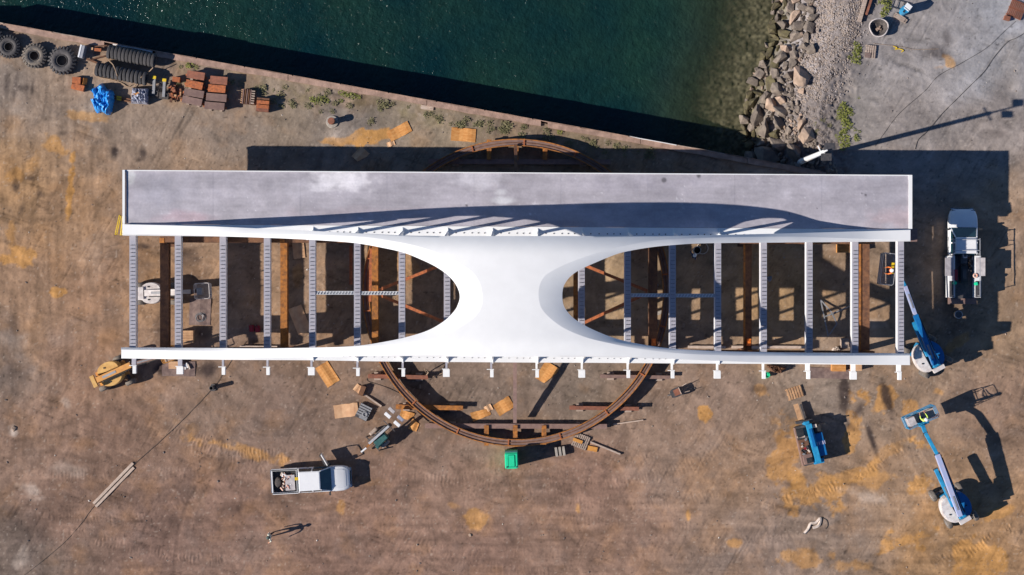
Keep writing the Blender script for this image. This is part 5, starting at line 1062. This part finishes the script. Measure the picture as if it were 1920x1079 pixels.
for x, y, z, nm, mt, lab, cat, sz in ((-.35, .05, .78, 'compressor', 'dark_metal', 'dark machine in the middle of the service truck bed', 'machine', (.7, .5, .6)), (-.05, .0, 1.36, 'tool_case', 'lift_grey', 'grey case on the machine in the service truck bed', 'case', (.5, .34, .12)), (.15, -.38, .78, 'cooler', 'plywood_pale', 'small tan tub beside the cab of the service truck', 'tub', (.3, .3, .6)), (-1.5, 0, .78, 'hose_box', 'black_plastic', 'black box near the tail of the service truck bed', 'box', (1.2, .55, .5))):
    t_ = thing(nm, lab, cat, onsv(x, y, z), R(90)); b = B(); b.box(0, 0, sz[2]/2, *sz); b.build('body', mt, t_, bev=.03)
    b = B(); b.box(0, 0, sz[2]+.02, sz[0]*.6, sz[1]*.5, .04); b.build('lid', 'dark_metal', t_)
for x, y, mt, nm, lab in ((-2.15, .78, 'toilet_green', 'green_bottle', 'green gas bottle in the left bin of the service truck'), (-2.2, -.80, 'toilet_green', 'green_bottle', 'green gas bottle in the right bin of the service truck'), (-1.55, .74, 'red', 'red_case', 'red case in the left bin of the service truck'), (-1.6, -.76, 'copper', 'wire_coil', 'reddish wire coil in the right bin of the service truck')):
    t_ = thing(nm, lab, 'tool', onsv(x, y, 1.4)); b = B()
    if mt == 'toilet_green': b.cyl((0, 0, 0), (0, 0, .25), .14, .12, 14); b.cyl((0, 0, .25), (0, 0, .32), .05, n=8)
    elif mt == 'red': b.box(0, 0, .08, .3, .8, .16)
    else: b.torus((0, 0, .06), .14, .05, 18, 6)
    b.build('body', mt, t_)
for k in range(22): b = B(); x, y = rr.uniform(-1.3, .2), rr.uniform(-.62, -.35); b.box(0, 0, .05, rr.uniform(.1, .3), rr.uniform(.06, .14), .1, rz=rr.uniform(0, 3)); tag(b.build('hand_tool', rr.choice(['plywood_pale', 'dark_metal', 'rust_dark', 'litter', 'grey_metal']), loc=onsv(x, y, .78+rr.random()*.3)), 'small loose tool in the bed of the service truck', 'tool', 'loose tools in the service truck bed')

# ------------------------------------------------------------------ boom lifts
def basket(parent, c, sx, sy, rz, z, mt, floor='timber_grey'):
    o = bpy.data.objects.new('basket', None); C.objects.link(o); o.parent = parent; o.location = (c.x, c.y, z); o.rotation_euler = (0, 0, rz)
    b = B(); b.box(0, 0, 0, sx, sy, .05); b.build('floor', floor, o); b = B()
    for zz in (.12, .55, 1.05):
        p = [(-sx/2+.1, -sy/2, zz), (sx/2-.1, -sy/2, zz), (sx/2, -sy/2+.1, zz), (sx/2, sy/2-.1, zz), (sx/2-.1, sy/2, zz), (-sx/2+.1, sy/2, zz), (-sx/2, sy/2-.1, zz), (-sx/2, -sy/2+.1, zz), (-sx/2+.1, -sy/2, zz)]
        b.tube(p, .024, 6)
    for x, y in ((-1, -1), (1, -1), (1, 1), (-1, 1), (0, 1), (0, -1)): b.cyl((x*(sx/2-.04), y*(sy/2-.04), 0), (x*(sx/2-.04), y*(sy/2-.04), 1.05), .03, n=6)
    b.build('guard_rail', mt, o); return o
def boom_lift(lab, cpx, rad, ax, wheels, booms, bk, cols, cover=1.0, wy=0):
    c = W(*cpx, 1.3); root = thing('boom_lift', lab, 'boom lift', (c.x, c.y, 0)); V = lambda px, py, z: W(px, py, z)-Vector((c.x, c.y, 0))
    main, side1, side2 = cols
    b = B(); d = Vector((math.cos(ax), math.sin(ax), 0)); b.bar(d*-1.15+Vector((0, 0, .62)), d*1.15+Vector((0, 0, .62)), 1.1, .42); b.build('chassis', main, root, bev=.03)
    for (x, y) in wheels:
        q = V(x, y, .45); wheel(root, q.x, q.y, .46, .38, ax+wy, 'lift_grey', 'dusty_rubber')
        k = q.xy.dot(d.xy); b = B(); b.bar(d*k+Vector((0, 0, .5)), Vector((q.x, q.y, .5)), .18, .18); b.build('axle', 'dark_metal', root)
    a = V(*booms[0][0]); e = V(*booms[0][1]); u = (e-a); u.z = 0; u.normalize(); n_ = Vector((-u.y, u.x, 0))
    for s, mt in ((1, side1), (-1, side2)):
        pts = []
        for k in range(15):
            t = math.pi*k/14; q = n_*s*(.20+(rad-.20)*math.sin(t)**.8)+u*rad*1.0*math.cos(t); pts.append((q.x, q.y))
        b = B(); b.prism(pts, .85, 1.55*cover, .90); o = b.build('cover', mt, root, smooth=False, bev=.03)
        b = B(); q = n_*s*rad*.6-u*rad*.2; b.box(q.x, q.y, 1.55*cover+.02, .14, .1, .05); b.build('cover_latch', 'black_plastic', o)
    b = B(); b.cyl((0, 0, .7), (0, 0, .9), rad*.6, n=20); b.build('slew_ring', 'dark_metal', root)
    b = B(); q = a+u*.1; b.bar(Vector((q.x, q.y, .9)), Vector((q.x, q.y, a.z)), .34, .5); b.build('mast', main, root)
    b = B(); b.bar(a-u*.25+n_*-.45, a-u*.25+n_*.45, .3, .35); b.build('pivot_bracket', side1, root)
    for k, (p0, p1, w_, h_, mt, nm) in enumerate(booms):
        p0 = V(*p0); p1 = V(*p1); b = B(); b.bar(p0, p1, w_, h_); o = b.build(nm, mt, root, bev=.015)
        dd = (p1-p0).normalized(); sdv = dd.cross(Vector((0, 0, 1))).normalized()
        if (p1-p0).length > 2:
            b = B(); b.bar(p0+dd*.3+sdv*(w_/2+.05), p1-dd*.2+sdv*(w_/2+.05), .06, .06); b.build('hose', 'black_plastic', o)
            b = B(); b.bar(p0+dd*.5+Vector((0, 0, h_/2+.01)), p0+dd*1.6+Vector((0, 0, h_/2+.01)), w_*.4, .03); b.build('cover_plate', 'grey_metal', o)
        b = B(); b.cyl(p1-sdv*(w_/2+.05), p1+sdv*(w_/2+.05), .07, n=8); b.build('pin', 'dark_metal', o)
    bx, by, bz, sx, sy, rz, bm_ = bk; q = V(bx, by, bz); return root, basket(root, q, sx, sy, rz, bz, bm_), c
l1, bk1, c1 = boom_lift('blue boom lift in the open, its basket raised with a worker in it', (1792, 951), 1.13, math.atan2(-51, 29), [(1749, 930), (1778, 981), (1827, 966), (1798, 915)],
  [((1806, 970, 1.9), (1786, 930, 2.6), .5, .3, 'blue_paint', 'turret_link'), ((1800, 968, 2.7), (1757, 852, 3.0), .34, .42, 'pale_blue', 'main_boom'), ((1808, 970, 2.4), (1762, 855, 2.7), .16, .3, 'blue_paint', 'boom_side'), ((1787, 950, 2.1), (1754, 880, 2.0), .26, .34, 'blue_paint', 'lower_arm'), ((1757, 852, 3.0), (1735, 812, 2.9), .24, .28, 'blue_paint', 'extension'), ((1735, 812, 2.9), (1729, 796, 2.5), .26, .26, 'blue_paint', 'jib'), ((1722, 797, 2.3), (1739, 789, 2.3), .34, .5, 'blue_paint', 'basket_bracket')],
  (1722, 781, 2.2, 2.45, .92, R(24), 'blue_paint'), ('blue_paint', 'lift_white', 'deep_blue'))
b = B(); b.box(-.75, 0, .55, .5, .6, 1.0); b.build('control_box', 'lift_grey', bk1)
l2, bk2, c2 = boom_lift('blue boom lift half in the bridge shadow, its boom reaching under the deck girder', (1741, 669), 1.13, math.atan2(-25, 45), [(1733, 702), (1697, 657), (1776, 673), (1745, 634)],
  [((1757, 686, 1.9), (1746, 660, 2.4), .5, .3, 'blue_paint', 'turret_link'), ((1752, 684, 2.5), (1716, 590, 2.9), .34, .42, 'deep_blue', 'main_boom'), ((1760, 684, 2.3), (1722, 598, 2.6), .14, .3, 'blue_paint', 'boom_side'), ((1740, 668, 2.1), (1712, 604, 2.2), .28, .34, 'blue_paint', 'lower_arm'), ((1716, 590, 2.9), (1697, 537, 3.0), .26, .3, 'pale_blue', 'extension'), ((1697, 537, 3.0), (1681, 508, 2.8), .22, .26, 'blue_paint', 'jib'), ((1680, 520, 2.6), (1683, 496, 2.6), .3, .45, 'deep_blue', 'basket_bracket')],
  (1660, 505, 2.5, .98, 2.3, R(-7), 'galv'), ('blue_paint', 'lift_white', 'deep_blue'))
b = B(); b.box(.32, .1, .8, .2, .8, .3); b.build('control_box', 'yellow', bk2)
l3, bk3, c3 = boom_lift('white boom lift standing under the left end of the bridge', (284, 550), .80, 0, [(263, 535), (264, 567), (330, 535), (330, 567)],
  [((272, 550, 1.5), (338, 548, 1.9), .46, .36, 'lift_white', 'main_boom'), ((334, 548, 1.9), (358, 547, 1.9), .30, .28, 'litter', 'extension'), ((358, 547, 1.9), (370, 546, 1.7), .28, .26, 'rust_grey', 'jib')],
  (383, 546, 1.3, 1.1, 1.15, R(3), 'lift_white'), ('lift_white', 'lift_white', 'lift_white'))
b = B(); b.box(-.2, 0, .6, .4, .5, .7); b.build('control_box', 'grey_metal', bk3)
l4, bk4, c4 = boom_lift('yellow boom lift poking out from under the lower left corner of the bridge', (207, 701), .92, R(24), [(223, 672), (197, 727), (246, 716), (252, 660)],
  [((182, 713, 1.9), (246, 684, 2.1), .42, .4, 'lift_orange', 'main_boom'), ((190, 716, 1.7), (238, 694, 1.8), .16, .3, 'lift_yellow', 'lower_arm'), ((246, 684, 2.1), (300, 668, 2.1), .26, .28, 'rust_grey', 'extension')],
  (318, 664, 1.4, 1.0, 1.1, R(20), 'lift_orange'), ('lift_orange', 'lift_yellow', 'lift_yellow'))
# blue handler with forks
p = W(1521, 833, 1.0); t_ = thing('telescopic_handler', 'blue handler with a dark engine side and forks pointing at the broken pallet', 'telehandler', (p.x, p.y, 0), R(90+13))
b = B(); b.box(0, .1, .75, 3.0, 1.5, .6); b.build('chassis', 'dark_metal', t_, bev=.03)
b = B(); b.loft([rr_ring(-1.0, .36, .7, 1.25, .05), rr_ring(.7, .36, .7, 1.2, .05)]); b.build('side_cover', 'deep_blue', t_, loc=(0, -.62, 0)); 
b = B(); b.bar((-1.45, -.18, 1.3), (1.55, -.08, 1.35), .42, .42); o = b.build('boom', 'blue_paint', t_, bev=.02); b = B(); b.bar((-.2, -.13, 1.58), (1.2, -.08, 1.6), .2, .04); b.build('boom_plate', 'deep_blue', o)
for k in range(7): b = B(); b.box(-.05, -.98+k*.14, 1.268, .26, .055+.03*(k % 2), .012); b.build('lettering', 'pale_blue', t_)
b = B(); b.box(1.0, .62, .95, .7, .6, .6, top=(.9, .9)); b.build('front_cover', 'black_plastic', t_, bev=.03); b = B(); b.box(-.1, .55, 1.0, 1.2, .7, .45); b.build('engine', 'rust_dark', t_)
for k in range(10): b = B(); b.box(rr.uniform(-.6, .5), rr.uniform(.3, .8), 1.25, rr.uniform(.1, .4), rr.uniform(.06, .2), .1, rz=rr.uniform(0, 3)); b.build('engine_part', rr.choice(['dark_metal', 'black_plastic', 'grey_metal', 'litter', 'red']), t_)
b = B(); b.box(-1.0, .5, 1.1, .8, .75, .5, top=(.92, .92)); o = b.build('hood', 'rust_grey', t_, bev=.03); b = B(); b.box(-1.1, .45, 1.37, .4, .4, .04); b.build('grille', 'black_plastic', o)
b = B(); b.box(0, .93, .78, 2.9, .08, .5); b.build('side_rail', 'rust_grey', t_); b = B(); b.bar((.75, .95, 1.1), (.7, .35, 1.2), .14, .12); b.build('exhaust', 'timber_grey', t_)
b = B(); b.box(-1.35, -.25, 1.0, .35, .8, .5); b.build('counterweight', 'blue_paint', t_, bev=.04); b = B(); b.box(1.1, -.68, 1.0, .6, .55, .7, top=(.85, .85)); o = b.build('cab', 'black_plastic', t_); b = B(); b.box(1.3, -.5, 1.37, .25, .3, .05); b.build('seat', 'litter', o)
b = B(); b.box(1.62, .0, .9, .35, .5, .8, top=(.7, .8)); b.build('boom_head', 'blue_paint', t_, bev=.03); b = B(); b.bar((1.72, -.5, .75), (1.78, .75, .8), .18, .5); b.build('carriage', 'dark_metal', t_)
b = B(); b.bar((1.8, .28, .45), (3.1, .38, .45), .36, .07); b.build('fork_board', 'timber_tan', t_); b = B(); b.bar((1.8, -.1, .4), (3.0, -.0, .4), .14, .06); b.build('fork', 'dark_metal', t_)
for x in (-.95, 1.0):
    for s in (-1, 1): wheel(t_, x, s*.72+.05, .45, .32, 0, 'rust_grey')
b = B(); b.bar((1.5, -.95, 1.0), (1.3, -1.25, 1.1), .05, .05); b.box(1.28, -1.27, 1.15, .1, .16, .2); b.build('mirror', 'black_plastic', t_)
# light tower
p = W(711, 818, .9); t_ = thing('light_tower', 'dark green trailer light tower with four white lamps folded beside the ring', 'light tower', (p.x, p.y, 0), math.atan2(27, 28.5))
b = B(); b.box(-.1, -.28, .8, 1.15, .62, .8, top=(.92, .88)); b.build('engine_housing', 'teal_paint', t_, bev=.04); b = B(); b.box(-.45, -.5, .7, .7, .3, .6, top=(.9, .8)); b.build('side_housing', 'teal_paint', t_, bev=.03)
for s, y in ((1, .55), (-1, -.75)): b = B(); b.box(-.1, y, .62, .8, .28, .12, top=(.75, .8)); b.build('fender', 'timber_grey', t_, bev=.03); wheel(t_, -.1, y, .32, .2)
b = B(); b.bar((-.9, .12, 1.2), (1.1, .06, 1.45), .17, .17); b.build('mast', 'galv', t_); b = B(); b.bar((-.9, .3, 1.05), (.9, .24, 1.25), .09, .09); b.build('mast_section', 'dark_metal', t_)
b = B(); b.bar((-.5, 0, .5), (-1.4, .05, .5), .16, .12); b.build('drawbar', 'rust', t_); b = B(); b.bar((-1.35, .02, .52), (-1.85, .06, .52), .12, .1); b.build('hitch', 'car_white', t_)
b = B(); b.bar((-.8, .55, .4), (-.8, -.8, .4), .07, .07); b.cyl((-.8, .6, 0), (-.8, .6, .6), .05, n=8); b.cyl((-.8, -.8, 0), (-.8, -.8, .6), .05, n=8); b.build('outrigger', 'dark_metal', t_)
b = B(); b.bar((1.1, .62, 1.5), (1.15, -.55, 1.5), .06, .06); b.build('lamp_bar', 'dark_metal', t_)
M2 = t_.matrix_basis.inverted() if False else None
for (x, y), mt in (((727, 779), 'car_white'), ((734.5, 769.5), 'lift_grey'), ((744.6, 795), 'car_white'), ((751, 785), 'tarp_silver')):
    q = W(x, y, 1.55)-Vector((p.x, p.y, 0)); a = -math.atan2(27, 28.5); lx = q.x*math.cos(a)-q.y*math.sin(a); ly = q.x*math.sin(a)+q.y*math.cos(a)
    b = B(); b.box(lx, ly, 1.55, .26, .54, .16, rz=.1); b.build('lamp', mt, t_, bev=.02)

# ------------------------------------------------------------------ people
def person(lab, loc, rz, pose='stand', mats_=('trousers', 'shirt_pale'), hat='hat_dark', group=None):
    root = thing('person', lab, 'person', loc, rz, group)
    J = {'pel': (0, 0, .95), 'bel': (0, 0, 1.1), 'che': (.02, 0, 1.32), 'nek': (.02, 0, 1.48), 'hd0': (.05, 0, 1.57), 'hd1': (.06, 0, 1.70)}
    E = [('pel', 'bel', .15, .145), ('bel', 'che', .145, .16), ('che', 'nek', .16, .06), ('nek', 'hd0', .06, .085), ('hd0', 'hd1', .085, .09)]
    P = [('pel', .14), ('bel', .135), ('che', .15), ('nek', .06), ('hd0', .085), ('hd1', .088)]; ed = [(0, 1), (1, 2), (2, 3), (3, 4), (4, 5)]
    co = [J[k] for k, _ in P]; ra = [r_ for _, r_ in P]
    def chain(start, pts, rs):
        prev = start
        for q, r_ in zip(pts, rs): co.append(q); ra.append(r_); ed.append((prev, len(co)-1)); prev = len(co)-1
        return prev
    st = .16 if pose == 'stride' else .02
    chain(0, [(0, .10, .90), (st, .11, .50), (st*1.2, .11, .09), (st*1.2+.16, .12, .05)], [.09, .06, .042, .035])
    chain(0, [(0, -.10, .90), (-st, -.11, .50), (-st*1.6, -.11, .09), (-st*1.6+.16, -.12, .05)], [.09, .06, .042, .035])
    if pose == 'reach': arms = ([(.02, .20, 1.40), (.25, .25, 1.2), (.5, .2, 1.25)], [(.02, -.20, 1.40), (.22, -.26, 1.18), (.48, -.2, 1.2)])
    else: arms = ([(.02, .20, 1.40), (.0, .36, 1.18), (.22, .42, 1.02)], [(.02, -.20, 1.40), (-.06, -.27, 1.14), (.05, -.29, .88)])
    for pts in arms:
        e = chain(2, pts, [.065, .045, .03]); w_ = Vector(pts[-1]); d = (w_-Vector(pts[-2])).normalized(); sd2 = d.cross(Vector((0, 0, 1))).normalized()
        pm = chain(e, [tuple(w_+d*.07)], [.035])
        for k in range(4): f0 = w_+d*.10+sd2*(.03-.02*k); ln = (.06, .07, .065, .05)[k]; chain(pm, [tuple(f0), tuple(f0+d*ln+Vector((0, 0, -.02)))], [.009, .008])
        chain(e, [tuple(w_+d*.03+sd2*.035), tuple(w_+d*.07+sd2*.05)], [.01, .009])
    me = bpy.data.meshes.new('tmp'); me.from_pydata(co, ed, []); ob = bpy.data.objects.new('tmp', me); C.objects.link(ob)
    md = ob.modifiers.new('s', 'SKIN'); sv_ = me.skin_vertices[0].data
    for i, r_ in enumerate(ra): sv_[i].radius = (r_, r_*(.8 if i in (0, 1, 2) else 1)); sv_[i].use_root = (i == 0)
    ss = ob.modifiers.new('u', 'SUBSURF'); ss.levels = 2
    dg = bpy.context.evaluated_depsgraph_get(); nm = bpy.data.meshes.new_from_object(ob.evaluated_get(dg)); bpy.data.objects.remove(ob)
    nm.materials.clear(); [nm.materials.append(M[k]) for k in (mats_[0], mats_[1], 'skin', 'dark_metal')]
    for f in nm.polygons:
        c = f.center; f.material_index = 3 if c.z < .10 else 0 if c.z < .98 and abs(c.y) < .24 else 2 if (c.z > 1.47 or (abs(c.y) > .24 and c.z < 1.08 and pose != 'reach') or c.x > .42) else 1
        f.use_smooth = True
    nm.name = 'body'; bo = link(nm, 'body', root)
    b = B(); rings = [[(.06+r_*1.15*math.cos(a*.45), r_*math.sin(a*.45), z) for a in range(14)] for r_, z in ((.135, 1.70), (.118, 1.71), (.112, 1.77), (.085, 1.82), (.03, 1.84))]; b.loft(rings); b.build('hat', hat, root, smooth=True)
    b = B(); b.box(.155, 0, 1.62, .03, .025, .04); b.build('nose', 'skin', root); b = B()
    for s in (-1, 1): b.box(.145, s*.035, 1.65, .012, .022, .012)
    b.build('eyes', 'black_plastic', root); b = B(); b.box(.148, 0, 1.575, .012, .05, .008); b.build('mouth', 'red', root)
    return root
def foot(px, py): v = W(px, py, 0); return (v.x, v.y, 0)
person('person in pale shirt and dark trousers walking alone on the open ground', foot(510, 1002), R(200), 'stride')
q = W(1727, 784, 2.2); person('worker in a hi-vis vest standing in the raised blue basket', (q.x, q.y-.05, 2.22), R(115), 'reach', ('jeans', 'hi_vis'), 'hat_white')
q = W(1668, 508, 2.5); person('worker in orange standing in the basket under the deck girder', (q.x-.15, q.y, 2.52), R(180), 'reach', ('jeans', 'orange'), 'hat_white')
person('person in a white hat standing beside the open black drum under the bridge', foot(1297, 481), R(40), 'stand', ('trousers', 'jeans'), 'hat_white')
t_ = thing('open_drum', 'open black drum with a pale rim in the lit patch under the bridge', 'drum', W(1305, 470)); b = B(); b.cyl((0, 0, 0), (0, 0, .85), .27, .27, 20, caps=False); b.cyl((0, 0, .2), (0, 0, .22), .26, .26, 20); b.build('drum', 'black_plastic', t_, smooth=True); b = B(); b.torus((0, 0, .85), .27, .03, 20, 6); b.build('rim', 'lift_grey', t_)
b = B(); b.torus((0, 0, .03), .42, .03, 26, 6); tag(b.build('hose_loop', 'litter', loc=W(1317, 466)), 'pale hose loop on the ground beside the open black drum', 'hose')
